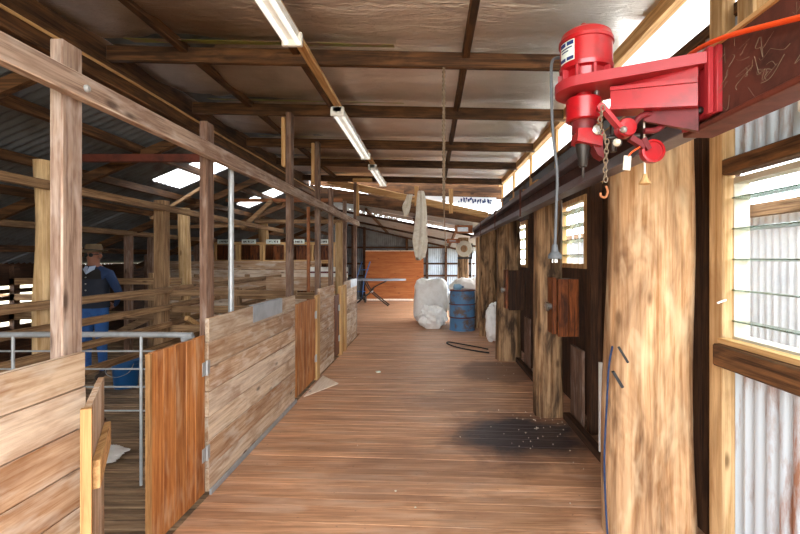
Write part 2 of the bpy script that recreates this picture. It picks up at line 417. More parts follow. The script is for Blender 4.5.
# ------------------------------------------------------------------ camera, world
cam = bpy.data.cameras.new('camera'); co = bpy.data.objects.new('camera', cam); COL.objects.link(co)
co.location = (0, 0, 1.6); co.rotation_euler = (PI / 2, 0, 0)
cam.sensor_width = 36; cam.lens = 36 * 440 / 800
cam.shift_x = -30 / 800; cam.shift_y = -8 / 800
cam.clip_start = .05; cam.clip_end = 200
SC.camera = co
w = bpy.data.worlds.new('overcast_sky'); SC.world = w; w.use_nodes = True
bg = w.node_tree.nodes['Background']; bg.inputs[0].default_value = (.93, .97, 1.0, 1); bg.inputs[1].default_value = 4.2
SC.view_settings.view_transform = 'Standard'; SC.view_settings.look = 'None'
SC.view_settings.gamma = 1; SC.view_settings.use_curve_mapping = False
SC.view_settings.exposure = 1.7

def portal(loc, rot, sx, sy):
    l = bpy.data.lights.new('daylight_portal', 'AREA'); l.shape = 'RECTANGLE'; l.size = sx; l.size_y = sy
    l.cycles.is_portal = True
    o = bpy.data.objects.new('daylight_portal', l); COL.objects.link(o); o.location = loc; o.rotation_euler = rot

# ------------------------------------------------------------------ setting: dimensions
XF = -1.5           # pen fence line
XW = 1.6            # eave wall
Y0, YE = -1.6, 9.85 # foil-lined roof from behind the camera to its end
YB = 17.2           # end wall
def zroof(x): return 3.34 + .02 * (1.6 - x)          # foil
def zleft(x): return 3.2 - .42 * (-x - 2.65)          # old iron roof over the pens

# ground outside
g = MB(); g.add([(-40, -40, -.7), (40, -40, -.7), (40, 60, -.7), (-40, 60, -.7)], [(0, 1, 2, 3)])
struct(g.build('ground', M['ground']))
g = MB(); g.add([(-7, Y0, -.25), (1.75, Y0, -.25), (1.75, YB, -.25), (-7, YB, -.25)], [(0, 1, 2, 3)])
struct(g.build('earth_under_floor', M['under']))

# alley floor: real boards laid across, a touch askew
fl = MB(); y = Y0
while y < YB:
    wd = random.uniform(.082, .096)
    dz = random.uniform(-.003, .0)
    xl, xr = (-1.5 if y < 9.3 else -3.4), 1.9
    sk = -.06
    fl.hexa([(xl, y + sk * xl, -.04), (xr, y + sk * xr, -.04), (xr, y + wd - .004 + sk * xr, -.04), (xl, y + wd - .004 + sk * xl, -.04),
             (xl, y + sk * xl, dz), (xr, y + sk * xr, dz), (xr, y + wd - .004 + sk * xr, dz), (xl, y + wd - .004 + sk * xl, dz)])
    y += wd
struct(fl.build('floor', M['floor'], origin=(0, 0, 0)))
# slatted pen floor
sl = MB(); y = Y0
while y < YB:
    sl.box(-7, -1.502 if y < 9.2 else -3.41, y, y + .062, -.045, random.uniform(-.006, 0)); y += .078
struct(sl.build('slatted_floor', M['slat'], origin=(-3, 0, 0)))

# corrugated sheet: profile runs along one axis, ribs along the other
def corr(mb, o, u, v, n, Lu, Lv, period=.076, amp=.009, seg=8):
    """o corner, u direction across ribs, v along ribs, n normal"""
    o, u, v, n = map(Vector, (o, u, v, n))
    k = max(2, int(round(Lu / period * seg)))
    vs = []
    for i in range(k + 1):
        s = Lu * i / k
        d = n * (amp * math.cos(2 * PI * s / period))
        vs.append(o + u * s + d); vs.append(o + u * s + v * Lv + d)
    mb.add(vs, [(2 * i, 2 * i + 2, 2 * i + 3, 2 * i + 1) for i in range(k)], True)
    return mb

# foil ceiling with sag between rafters
RAFT = [1.05, 2.4, 3.76, 5.11, 6.6, 7.9, 9.5]
ce = MB(); nx, ny = 70, 220
vs = []
for j in range(ny + 1):
    yy = Y0 + (YE - Y0) * j / ny
    dr = min(abs(yy - r) for r in RAFT + [-.3])
    for i in range(nx + 1):
        xx = -2.75 + (XW + .05 + 2.75) * i / nx
        sag = .075 * min(1, (dr / .6)) ** .7
        vs.append((xx, yy, zroof(xx) + .06 - sag + .02 * nz(xx, yy, 0, 1.7) + .012 * nz(xx, yy * 2.5, 3, 3.3)))
fs = [(j * (nx + 1) + i, j * (nx + 1) + i + 1, (j + 1) * (nx + 1) + i + 1, (j + 1) * (nx + 1) + i) for j in range(ny) for i in range(nx)]
ce.add(vs, fs, True)
ceil_o = struct(ce.build('ceiling', M['foil'], origin=(-.55, 4, 3.3)))
# outer iron above the foil so daylight does not leak
oc = MB(); oc.box(-2.75, 2.1, Y0, YE, 3.46, 3.48); struct(oc.build('roof_sheeting', M['iron_dark']))

# roof over the pens, with two translucent sheets
def zl(x): return zleft(x)
def roofpiece(name, ya, yb, xa, xb, mat, amp=.009):
    mb = MB(); p0 = Vector((xa, ya, zl(xa))); p1 = Vector((xb, ya, zl(xb)))
    d = (p1 - p0); Lv = d.length; d.normalize()
    n = d.cross(Vector((0, 1, 0))); n = n if n.z > 0 else -n
    corr(mb, p0, (0, 1, 0), d, n, yb - ya, Lv, period=.1, amp=.016)
    return mb.build(name, mat)
xa = -2.76; xb = -6.7
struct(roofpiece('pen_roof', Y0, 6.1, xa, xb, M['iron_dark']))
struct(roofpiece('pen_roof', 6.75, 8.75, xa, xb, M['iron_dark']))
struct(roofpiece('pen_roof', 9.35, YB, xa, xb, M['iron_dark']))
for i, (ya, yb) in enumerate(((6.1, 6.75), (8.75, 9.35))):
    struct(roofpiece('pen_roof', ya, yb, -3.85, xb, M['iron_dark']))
    o = roofpiece('skylight_sheet', ya, yb, xa, -3.85, M['skylight'])
    tag(o, ['translucent white roof sheet glowing above the standing man and the pens', 'small translucent roof sheet farther along above the wool bins'][i], 'skylight', 'translucent roof sheets')

rb = MB(); rb.box(-2.79, -2.755, Y0, YE + .2, 3.21, 3.47); struct(rb.build('trim_5', M['rafter']['y']))
# rear lower roof, a skewed sheet falling towards the eave wall
n_ = 60; k = 24
def zrear(x, y):
    t = (y - YE) / (YB - YE); s = (x + 3.0) / 4.6
    return (1 - t) * (3.2 * (1 - s) + 2.40 * s) + t * (2.95 * (1 - s) + 1.85 * s)
def rearpiece(name, ya, yb, x0, x1, mat):
    mb = MB(); vs = []
    for j in range(k + 1):
        for i in range(n_ + 1):
            xx = x0 + (x1 - x0) * i / n_; yy = ya + (yb - ya) * j / k
            vs.append((xx, yy, zrear(xx, yy) + .008 * math.cos(i * PI)))
    mb.add(vs, [(j * (n_ + 1) + i, j * (n_ + 1) + i + 1, (j + 1) * (n_ + 1) + i + 1, (j + 1) * (n_ + 1) + i) for j in range(k) for i in range(n_)], True)
    return struct(mb.build(name, mat))
rearpiece('rear_roof', YE + .25, 12.1, -3.0, 1.7, M['iron'])
rearpiece('rear_roof', 12.1, 12.45, -3.0, -.9, M['iron'])
rearpiece('rear_roof', 12.1, 12.45, -.9, 1.7, M['skylight'])
rearpiece('rear_roof', 12.45, YB, -3.0, 1.7, M['iron'])
# end wall, with pale bluish sheets right of the ply board and a window into the far pens
wb = MB(); corr(wb, (-7.2, YB, 0), (1, 0, 0), (0, 0, 1), (0, -1, 0), 2.9, 3.2)
corr(wb, (-4.3, YB, 0), (1, 0, 0), (0, 0, 1), (0, -1, 0), .95, 1.5)
corr(wb, (-4.3, YB, 2.0), (1, 0, 0), (0, 0, 1), (0, -1, 0), .95, 1.2)
corr(wb, (-3.35, YB, 0), (1, 0, 0), (0, 0, 1), (0, -1, 0), 3.1, 3.2)
struct(wb.build('wall_back', M['iron_dark']))
wb2 = MB(); corr(wb2, (-.25, YB, 0), (1, 0, 0), (0, 0, 1), (0, -1, 0), 2.1, 2.6)
struct(wb2.build('wall_back', M['iron_blue']))
fr = MB()
for z in (.95, 1.42, 2.05): fr.box(-4.4, 1.75, YB - .09, YB - .02, z - .035, z + .035)
for x in (-3.0, -2.55, -.9, -.12, .62): fr.box(x - .05, x + .05, YB - .13, YB - .02, 0, 2.9)
struct(fr.build('trim_1', M['darkwood']['x']))
wn = MB(); wn.box(-4.3, -3.35, YB - .01, YB + .01, 1.5, 2.0)
w2 = struct(wn.build('window_4', M['frost']))
wn = MB()
for z in (1.5, 1.75, 2.0): wn.box(-4.3, -3.35, YB - .05, YB - .012, z - .02, z + .02)
for x in (-4.3, -3.83, -3.35): wn.box(x - .02, x + .02, YB - .05, YB - .012, 1.5, 2.0)
wn.build('window_frame', M['darkwood']['x'], w2)

wf = MB(); corr(wf, (-6.7, Y0, -.05), (1, 0, 0), (0, 0, 1), (0, 1, 0), 4.6, 3.3); struct(wf.build('wall_front', M['iron_dark']))
# far wall beyond the pens: horizontal boards with daylight gaps
wl = MB()
for z0, z1 in ((-.05, .55), (.62, .9), (.95, 1.02), (1.06, 1.13), (1.18, 1.58)):
    wl.box(-6.63, -6.6, Y0, 7.6, z0, z1)
wl.box(-6.63, -6.6, 7.6, YB, -.05, 1.5)
y = Y0
while y < YB:
    wl.box(-6.6, -6.52, y, y + .1, -.05, 1.5); y += 1.7
struct(wl.build('wall_left', M['darkwood']['y']))

# eave wall: corrugated near the camera with the window hole, dark boards further on
W1 = (.7, 2.3, 1.17, 2.02)      # y0,y1,z0,z1
wr = MB()
def cw(y0, y1, z0, z1): corr(wr, (XW, y0, z0), (0, 1, 0), (0, 0, 1), (-1, 0, 0), y1 - y0, z1 - z0, amp=.016)
cw(Y0, W1[0], -.05, 2.9); cw(W1[0], W1[1], -.05, W1[2] - .1); cw(W1[0], W1[1], W1[3] + .05, 2.9); cw(W1[1], 2.8, 2.4, 2.9)
struct(wr.build('wall_right', M['iron_rusty']))
wr = MB(); cw(2.8, YE, 2.35, 2.9); struct(wr.build('wall_right', M['iron_dark']))
wd_ = MB()
W2 = (4.45, 5.35, 1.50, 2.26); W3 = (7.2, 8.1, 1.46, 2.24)
def vb(y0, y1, z0, z1):
    y = y0
    while y < y1 - .001:
        e = min(y + .14, y1); wd_.box(XW, XW + .03, y, e - .003, z0, z1); y = e
HT = 2.4
vb(2.31, 3.5, 0, HT); vb(3.5, 4.45, 0, HT)                       # dark boards added here, standing for shade in the chute opening and log gap
vb(W2[0], W2[1], W2[3], HT); vb(W2[0], W2[1], 0, W2[2]); vb(5.35, 5.9, 0, HT); vb(5.9, 6.6, 0, HT); vb(6.6, 7.2, 0, HT)
vb(W3[0], W3[1], W3[3], HT); vb(W3[0], W3[1], 0, W3[2]); vb(8.1, 9.9, 0, HT)
struct(wd_.build('wall_right', M['darkwood']['z']))
wr = MB(); cw(9.9, 10.7, -.05, 2.6); cw(10.7, 16.8, 2.1, 2.6); cw(16.8, YB, -.05, 2.6); struct(wr.build('wall_right', M['iron_dark']))  # unseen doorway added under the middle sheet, lets daylight into the far end
# white clerestory sheet under the eave, wall plate above, board joints
cs = MB(); cs.box(XW + .01, XW + .016, Y0, YE, 2.9, 3.24); struct(cs.build('window_5', M['clear_white']))
wp = MB(); wp.box(XW - .06, XW + .03, Y0, YE, 3.22, 3.33); struct(wp.build('trim_2', M['batten']['y']))
wp = MB(); wp.box(XW - .03, XW + .03, Y0, YE, 2.86, 2.92); struct(wp.build('trim_3', M['rafter']['y']))
cb = MB()
for y in (4.1, 5.5, 6.9, 8.3, 9.6): cb.box(XW - .035, XW + .0, y - .03, y + .03, 2.3, 3.22)
struct(cb.build('trim_4', M['batten']['z']))
# neighbouring white iron shed seen through the louvres
ex = MB(); corr(ex, (3.3, -2, -.7), (0, 1, 0), (0, 0, 1), (-1, 0, 0), 14, 2.75, period=.09, amp=.012)
struct(ex.build('exterior_wall', M['iron_white']))
ex = MB(); ex.box(3.18, 3.28, -2, 12, 2.02, 2.14); struct(ex.build('exterior_beam', M['rail']['y']))
ex = MB(); ex.hexa([(2.6, -2, 2.62), (6, -2, 3.3), (6, 12, 3.3), (2.6, 12, 2.62), (2.6, -2, 2.66), (6, -2, 3.34), (6, 12, 3.34), (2.6, 12, 2.66)]); struct(ex.build('exterior_roof', M['clear_white']))

# ------------------------------------------------------------------ windows on the eave wall
def louvre_window(name, W, framemat, nb, bars, tilt, t=.05):
    y0, y1, z0, z1 = W
    f = MB()
    f.box(XW - .03, XW + .05, y0, y0 + t, z0, z1); f.box(XW - .03, XW + .05, y1 - t, y1, z0, z1)
    f.box(XW - .03, XW + .05, y0 + t, y1 - t, z0, z0 + t); f.box(XW - .03, XW + .05, y0 + t, y1 - t, z1 - t, z1)
    fo = struct(f.build(name, framemat))
    for k in range(nb):
        zc = z0 + t + (z1 - z0 - 2 * t) * (k + .5) / nb
        b = MB(); R = Matrix.Rotation(tilt, 3, 'Y')
        b.cbox(Vector((XW + .0, (y0 + y1) / 2, zc)), (.045, (y1 - y0) / 2 - t, .004), R, .001)
        b.build('louvre_blade', M['glass'], fo)
    for k in range(1, bars + 1):
        b = MB(); yy = y0 + (y1 - y0) * k / (bars + 1)
        b.box(XW + .055, XW + .07, yy - .012, yy + .012, z0 + t, z1 - t); b.build('glazing_bar', M['white'], fo)
    return fo
w1 = louvre_window('window_1', W1, M['greyplastic'], 5, 0, math.radians(4), .03)
louvre_window('window_2', W2, M['batten']['z'], 4, 3, math.radians(20))
louvre_window('window_3', W3, M['batten']['z'], 4, 3, math.radians(20))
s = MB(); s.box(1.44, 1.585, .5, 2.25, 1.06, 1.17, ch=.008); tag(s.build('window_sill_beam', M['rafter']['y']), 'thick dark brown timber sill beam under the big louvre window', 'beam')
s = MB(); s.box(1.5, 1.585, .5, 2.265, 2.03, 2.11, ch=.006); tag(s.build('window_head_rail', M['rafter']['y']), 'brown timber rail across the top of the big louvre window', 'beam')
s = MB(); s.bar((1.5, .6, 1.185), (1.5, 2.25, 1.185), .06, .025); tag(s.build('window_ledge', M['batten']['y']), 'thin pale timber ledge lying on the dark sill beam of the big window', 'ledge')
s = MB(); s.box(1.515, 1.585, 2.275, 2.395, 0, 3.22, ch=.01); tag(s.build('wall_stud', M['log_pale']), 'pale brown timber stud beside the big louvre window, behind the huge log post', 'post')
s = MB(); s.box(1.46, 1.58, 1.98, 2.1, 2.35, 3.22, ch=.01); tag(s.build('wall_stud', M['log_pale']), 'short brown stud rising above the steel joist under the eave', 'post')
s = MB(); s.box(1.5, 1.585, 1.72, 1.8, 2.2, 3.22, ch=.005); tag(s.build('wall_stud', M['white']), 'narrow white painted stud above the steel joist', 'post')

# ------------------------------------------------------------------ roof timbers
ORD = ['first', 'second', 'third', 'fourth', 'fifth', 'sixth', 'seventh', 'eighth', 'ninth', 'tenth']
for i, y in enumerate(RAFT[2:]):
    r = MB(); r.bar((-2.75, y, zroof(-2.75) - .075), (1.57, y, zroof(1.57) - .075), .055, .13, ch=.006)
    tag(r.build('roof_rafter', M['rafter']['x']), '%s brown timber rafter spanning the alley under the silver foil%s' % (ORD[i], [', by the red machine', '', '', '', ', just before the hanging cloth'][i]), 'rafter', 'rafters under the foil ceiling')
for i, (x, l) in enumerate(((-2.1, 'dark roof batten running lengthwise above the pen fence'), (-1.15, 'roof batten running lengthwise beside the fluorescent lights'), (.29, 'roof batten running lengthwise behind the hanging rope'))):
    r = MB(); z = zroof(x) + .02 - .045
    seg = [Y0] + RAFT
    r.bar((x, Y0, z), (x + .03, YE - .1, z), .06, .075, ch=.005)
    tag(r.build('roof_batten', M['rafter']['y']), l, 'batten', 'lengthwise battens under the foil')
for i, y in enumerate(RAFT[2:6]):      # green reflections in the foil, put in as coloured strips beside the rafters
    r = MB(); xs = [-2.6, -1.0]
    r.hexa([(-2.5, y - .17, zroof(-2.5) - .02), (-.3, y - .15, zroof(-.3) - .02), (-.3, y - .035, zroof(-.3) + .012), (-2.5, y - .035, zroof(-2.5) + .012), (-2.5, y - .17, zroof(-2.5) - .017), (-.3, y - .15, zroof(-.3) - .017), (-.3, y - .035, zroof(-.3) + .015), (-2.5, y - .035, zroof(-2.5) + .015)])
    tag(r.build('green_reflection', M['green_reflection']), 'strip of yellowish green painted reflection behind the %s rafter' % ORD[i], 'foil strip', 'painted green reflections')
r = MB(); r.box(-2.74, -2.6, Y0, YB - .2, 3.02, 3.2, ch=.008); tag(r.build('plate_beam', M['rafter']['y']), 'long brown beam where the foil ceiling meets the old iron roof', 'beam')
r = MB(); r.tube([(-2.585, y, 3.13 + .006 * math.sin(y * 2)) for y in [Y0 + .5 * k for k in range(24)]], .012)
tag(r.build('conduit', M['batten']['y']), 'thin yellowish conduit fixed along the long beam above the pens', 'conduit')
for i, x in enumerate((-3.3, -3.95, -4.5, -5.2, -5.9)):
    r = MB(); z = zleft(x) - .085; r.box(x - .03, x + .03, Y0, YB - .1, z - .05, z + .045, ch=.004)
    tag(r.build('roof_purlin', M['rafter']['y']), '%s purlin down from the ridge under the old iron pen roof' % ORD[i], 'purlin', 'purlins under the pen roof')
for i, y in enumerate((1.6, 3.2, 5.0, 7.4, 9.75, 11.8, 14)):
    r = MB(); r.bar((-2.75, y, zleft(-2.75) - .16), (-6.5, y, zleft(-6.5) - .16), .06, .1)
    tag(r.build('pen_rafter', M['rafter']['x']), '%s sloping dark rafter under the old iron pen roof' % ORD[i], 'rafter', 'rafters under the pen roof')
r = MB(); r.box(-3.7, -2.25, 4.6, 4.66, 2.62, 2.70, ch=.004); tag(r.build('tie_beam', M['rust']), 'rusty steel tie beam crossing in front of the glowing skylight', 'beam')
r = MB(); r.box(-3.72, -1.6, 8.0, 8.06, 2.64, 2.70, ch=.004); tag(r.build('tie_beam', M['rust_light']), 'light rust coloured tie beam above the wool bins', 'beam')
r = MB(); r.box(-3.3, -1.56, 8.25, 8.32, 2.27, 2.34, ch=.004); tag(r.build('tie_beam', M['rail']['x']), 'lower pale timber tie rail above the wool bins', 'beam')
r = MB(); r.bar((-3.4, 7.95, 2.15), (-2.85, 7.95, 2.66), .06, .07); tag(r.build('brace', M['rail']['x']), 'short diagonal timber brace under the rust coloured tie beam', 'brace')
r = MB(); r.bar((-4.15, 6.55, 2.2), (-3.3, 6.55, 2.72), .05, .04); tag(r.build('brace', M['rail']['x']), 'diagonal pale timber brace below the skylight sheet', 'brace')

# end gable of the foil roof
r = MB(); r.bar((-2.3, 9.9, 3.36), (1.3, 9.9, 2.58), .07, .14, ch=.006); tag(r.build('gable_beam', M['batten']['x']), 'sloping orange timber beam at the far end of the foil ceiling', 'beam')
gw = MB()
gw.hexa([(-2.75, 10.07, 3.3), (-.6, 10.07, 3.06), (-.6, 10.09, 3.06), (-2.75, 10.09, 3.3), (-2.75, 10.07, 3.47), (-.6, 10.07, 3.47), (-.6, 10.09, 3.47), (-2.75, 10.09, 3.47)])
gw.hexa([(-.6, 10.07, 3.03), (1.65, 10.07, 2.96), (1.65, 10.09, 2.96), (-.6, 10.09, 3.03), (-.6, 10.07, 3.47), (1.65, 10.07, 3.47), (1.65, 10.09, 3.47), (-.6, 10.09, 3.47)])
gw.hexa([(-2.75, 10.07, 3.0), (1.65, 10.07, 2.35), (1.65, 10.09, 2.35), (-2.75, 10.09, 3.0), (-2.75, 10.07, 3.3), (1.65, 10.07, 2.6), (1.65, 10.09, 2.6), (-2.75, 10.09, 3.3)])
struct(gw.build('trim_6', M['rafter']['x']))
r = MB(); r.hexa([(-.9, 9.97, 3.0), (1.5, 9.97, 2.76), (1.5, 9.98, 2.76), (-.9, 9.98, 3.0), (-.9, 9.97, 3.05), (1.5, 9.97, 2.99), (1.5, 9.98, 2.99), (-.9, 9.98, 3.05)])
fs_ = r.build('foil_strip', M['foil_trans']); tag(fs_, 'white foil strip printed with blue blotches above the sloping gable beam', 'foil strip')
pm = MB(); random.seed(3); x = .62
while x < 1.38:                        # worn, unreadable blue print
    t = (x + .9) / 2.4; zc = 3.02 - .14 * t
    for k in range(random.choice((2, 3, 3))):
        a = x + random.uniform(0, .03); b = zc + random.uniform(-.055, .03)
        pm.box(a, a + random.choice((.02, .04, .03)), 9.964, 9.968, b, b + random.choice((.07, .03, .05)))
    x += .055
pm.build('lettering', M['blue_ink'], fs_)
r = MB(); r.hexa([(-2.2, 10.0, 3.25), (1.55, 10.0, 2.46), (1.55, 10.03, 2.46), (-2.2, 10.03, 3.25), (-2.2, 10.0, 3.33), (1.55, 10.0, 2.54), (1.55, 10.03, 2.54), (-2.2, 10.03, 3.33)])
tag(r.build('gable_board', M['rail']['x']), 'weathered grey sloping board just below the orange gable beam', 'board')
for i, (x, z0, z1) in enumerate(((-.3, 2.78, 3.22), (.47, 2.62, 3.16))):
    r = MB(); r.box(x - .045, x + .045, 9.8, 9.855, z0, z1, ch=.004)
    tag(r.build('gable_cleat', M['batten']['z']), ['short upright pine cleat the cream cloth hangs from', 'short upright pine cleat beside the blue printed foil strip'][i], 'cleat', 'upright cleats on the gable beam')
for i, (x, y0, y1, dz) in enumerate(((-1.6, 11, 16.8, -.06), (-.4, 11, 16.8, -.06), (.7, 11, 16.8, -.06))):
    r = MB(); r.bar((x, y0, zrear(x, y0) + dz), (x, y1, zrear(x, y1) + dz), .06, .07)
    tag(r.build('rear_purlin', M['rafter']['y']), '%s dark purlin under the low rear iron roof' % ORD[i], 'purlin', 'purlins under the rear roof')
for i, y in enumerate((11.4, 13.6, 15.6)):
    r = MB(); r.bar((-2.9, y, zrear(-2.9, y) - .17), (1.5, y, zrear(1.5, y) - .17), .07, .06)
    tag(r.build('rear_rafter', M['darkwood']['x']), '%s dark rafter across the low rear roof beyond the gable' % ORD[i], 'rafter', 'rafters under the rear roof')
# translucent band in the rear roof
r = MB(); r.bar((-1.2, 11.0, zrear(-1.2, 11.0) - .05), (1.4, 11.0, zrear(1.4, 11) - .05), .09, .012); tag(r.build('ceiling_strip', M['foil_white']), 'white strip fixed under the rear roof behind the hanging cloth', 'strip')

# ------------------------------------------------------------------ fluorescent lights
r = MB(); r.box(-.985, -.915, 1.0, 9.4, 3.16, 3.2, ch=.004); tag(r.build('light_batten', M['batten']['y']), 'long pale batten carrying the fluorescent lights under the rafters', 'batten')
for i, (y0, y1, l) in enumerate(((1.85, 3.05, 'fluorescent light at the top edge, first along the ceiling batten'), (4.5, 6.5, 'middle fluorescent light of the three along the ceiling batten'), (7.25, 8.9, 'small far fluorescent light, last along the ceiling batten'))):
    t = thing('fluorescent_light', (-.95, (y0 + y1) / 2, 3.16), l, 'light', 'twin tube lights')
    b = MB(); b.hexa([(-.985, y0, 3.11), (-.915, y0, 3.11), (-.915, y1, 3.11), (-.985, y1, 3.11), (-1.0, y0, 3.16), (-.9, y0, 3.16), (-.9, y1, 3.16), (-1.0, y1, 3.16)]); b.build('housing', M['white'], t)
    for sx in (-.04, .04):
        b = MB(); b.cyl((-.95 + sx, y0 + .03, 3.09), (-.95 + sx, y1 - .03, 3.09), .017, n=12); b.build('tube', M['tube'], t)
    for yy in (y0, y1 - .03):
        b = MB(); b.box(-1.02, -.88, yy, yy + .03, 3.065, 3.16, ch=.005); b.build('end_cap', M['white'], t)

# ------------------------------------------------------------------ fence line between the alley and the pens
def fence_panel(y0, y1, label, h=1.2, nb=8, patch=None, mat=None):
    t = thing('fence_panel', (XF - .03, (y0 + y1) / 2, 0), label, 'fence panel', 'board panels of the pen fence')
    b = MB(); z = .02; hs = [random.uniform(.85, 1.15) for _ in range(nb)]; s = (h - .02) / sum(hs)
    for k in range(nb):
        e = z + hs[k] * s
        b.box(XF - .028, XF + random.uniform(-.002, .002), y0 + random.uniform(0, .008), y1 - random.uniform(0, .008), z, e - .004, ch=.002); z = e
    b.build('boards', mat or M['fence']['y'], t)
    for yy in (y0 + .62, y1 - .3):
        c = MB(); c.box(XF - .07, XF - .03, yy, yy + .05, 0.02, h - .03, ch=.003); c.build('batten', M['rail']['z'], t)
    if patch:
        c = MB(); c.box(XF + .003, XF + .006, patch[0], patch[1], h - .14, h + .004); c.box(XF - .03, XF + .006, patch[0], patch[1], h + .002, h + .006)
        c.build('metal_patch', M['zinc'], t, 'grey sheet metal patch folded over the top edge')
    return t
random.seed(11)
fence_panel(.35, 1.92, 'weathered board fence panel closest to the camera, beside the open pine edged gate', nb=7)
fence_panel(2.98, 4.9, 'long weathered board fence panel with a grey metal patch on top', nb=7, patch=(3.72, 4.45))
fence_panel(5.97, 6.9, 'short weathered fence panel beyond the triangular ply offcut', nb=8)
fence_panel(7.78, 9.0, 'last fence panel of the row with a metal patch, beside the folding table', nb=8, patch=(8.3, 9.0))
tr = MB(); tr.box(XF + .004, XF + .02, 2.98, 4.9, 0.001, .04, ch=.003); tag(tr.build('kick_strip', M['zinc']), 'pale metal strip along the foot of the long fence panel', 'strip')

def pen_gate(y0, y1, label, h, nb, mat, hinge_y, x=XF):
    t = thing('pen_gate', (x - .02, (y0 + y1) / 2, 0), label, 'gate', 'board gates of the pens')
    b = MB(); w_ = (y1 - y0) / nb
    for k in range(nb):
        b.box(x - .022, x + random.uniform(-.002, .001), y0 + k * w_ + .001, y0 + (k + 1) * w_ - .002, .04, h + random.uniform(-.004, .004), ch=.002)
    b.build('boards', mat, t)
    for z in (.22, h - .2):
        c = MB(); c.box(x - .05, x - .023, y0 + .02, y1 - .02, z - .05, z + .05, ch=.003); c.build('ledge', M['rail']['y'], t)
    for z in (.3, h - .22):
        c = MB(); c.box(x + .002, x + .007, hinge_y - .055, hinge_y + .045, z - .045, z + .045, ch=.001); c.cyl((x + .008, hinge_y, z - .05), (x + .008, hinge_y, z + .05), .009, n=10)
        c.build('hinge', M['galv'], t, 'silver butt hinge')
    return t
g1 = pen_gate(2.37, 2.935, 'closed orange timber gate leaf of upright boards with two silver hinges', 1.09, 5, M['gate'], 2.945)
e = MB(); e.box(XF - .024, XF + .003, 2.352, 2.372, .04, 1.09, ch=.002); e.build('edge_strip', M['dull_pine'], g1, 'pale pine edge')
pen_gate(4.96, 5.76, 'brown board gate behind the triangular ply offcut', 1.09, 6, M['gate'], 5.77)
pen_gate(6.95, 7.28, 'narrow dark board gate between two pine gate posts', 1.02, 3, M['redwood'], 7.24)
# the other leaf, swung open into the alley against the near panel
hp = Vector((-1.42, 1.9, 0)); dv = Vector((.25, -.4, 0)).normalized(); nrm = Vector((dv.y, -dv.x, 0))
t = thing('pen_gate', (-1.32, 1.72, 0), 'open narrow gate leaf with a bright pine edge swung out beside the near fence panel', 'gate', 'board gates of the pens')
R = Matrix((dv, -nrm, Vector((0, 0, 1)))).transposed()
b = MB(); L_ = .47
for k in range(4): b.cbox(hp + dv * (L_ * (k + .5) / 4) + Vector((0, 0, .565)), (L_ / 8 - .001, .011, .525), R, .002)
b.build('boards', M['fence']['z'], t)
e = MB(); e.cbox(hp + dv * (L_ + .012) + Vector((0, 0, .565)), (.012, .016, .53), R, .002); e.build('edge_strip', M['dull_pine'], t, 'pale pine edge')
for z in (.3, .85):
    e = MB(); e.cbox(hp + dv * (L_ / 2) - nrm * .024 + Vector((0, 0, z)), (L_ / 2 - .02, .012, .05), R, .002); e.build('ledge', M['batten']['y'], t)

def post(x0, x1, y0, y1, z1, label, mat, z0=0.0, group='square posts along the pen fence', name='timber_post', ch=.006):
    m = MB(); m.box(x0, x1, y0, y1, z0, z1, ch=ch)
    return tag(m.build(name, mat), label, 'post', group)
post(-1.585, -1.53, 1.83, 1.94, 2.52, 'tall weathered square post closest to the camera, through the end of the open gateway', M['post']['z'])
post(-1.585, -1.53, 3.02, 3.12, 2.55, 'grey brown square post between the orange gate and the long fence panel', M['darkpost']['z'])
p = MB(); p.cyl((-1.56, 3.45, 0), (-1.56, 3.45, 2.3), .021, n=14); tag(p.build('steel_pipe_post', M['galv']), 'thin galvanised pipe post behind the long fence panel', 'post')
post(-1.59, -1.53, 4.84, 4.95, 3.22, 'tall dark post at the end of the long fence panel reaching the rafters', M['darkpost']['z'])
post(-1.635, -1.592, 4.83, 4.92, 3.16, 'orange pine cleat nailed to the tall dark post', M['batten']['z'], 2.62, 'pine cleats on the posts', 'post_cleat')
post(-1.59, -1.53, 6.06, 6.17, 3.22, 'tall dark post beside the triangular ply offcut reaching the rafters', M['darkpost']['z'])
post(-1.635, -1.592, 6.05, 6.14, 3.2, 'orange pine cleat high on the post by the ply offcut', M['batten']['z'], 2.65, 'pine cleats on the posts', 'post_cleat')
post(-1.53, -1.485, 5.8, 5.95, 1.12, 'short pine gate post at the ply offcut', M['batten']['z'], 0, 'pine gate posts')
post(-1.59, -1.53, 6.87, 6.98, 2.72, 'dark square post rising behind the short fence panel', M['darkpost']['z'])
p = MB(); p.box(-1.6, -1.592, 6.99, 7.06, .0, 2.4); p.box(-1.592, -1.55, 7.05, 7.06, 0, 2.4); tag(p.build('steel_channel_post', M['galv']), 'pale steel channel post beside the dark square post', 'post')
post(-1.53, -1.47, 7.3, 7.42, 1.15, 'pine gate post beside the narrow dark gate', M['batten']['z'], 0, 'pine gate posts')
post(-1.52, -1.46, 7.6, 7.74, 1.15, 'second pine gate post before the last fence panel', M['batten']['z'], 0, 'pine gate posts')
post(-1.59, -1.53, 8.0, 8.1, 2.66, 'dark slim post at the start of the last fence panel', M['darkpost']['z'])
post(-1.76, -1.6, 8.15, 8.3, 2.3, 'thick pale round edged post behind the last fence panel', M['log_pale'], 0, None, ch=.05)
post(-1.59, -1.53, 9.13, 9.23, 3.2, 'last dark post of the fence where the top rail ends', M['darkpost']['z'])
post(-1.528, -1.48, 9.13, 9.2, 3.12, 'orange pine cleat on the last post of the fence', M['batten']['z'], 2.5, 'pine cleats on the posts', 'post_cleat')
p = MB(); p.box(-1.6, -1.2, 9.1, 9.16, 3.2, 3.27, ch=.005); tag(p.build('bracket_arm', M['batten']['x']), 'short pine arm at the top of the last fence post', 'bracket')
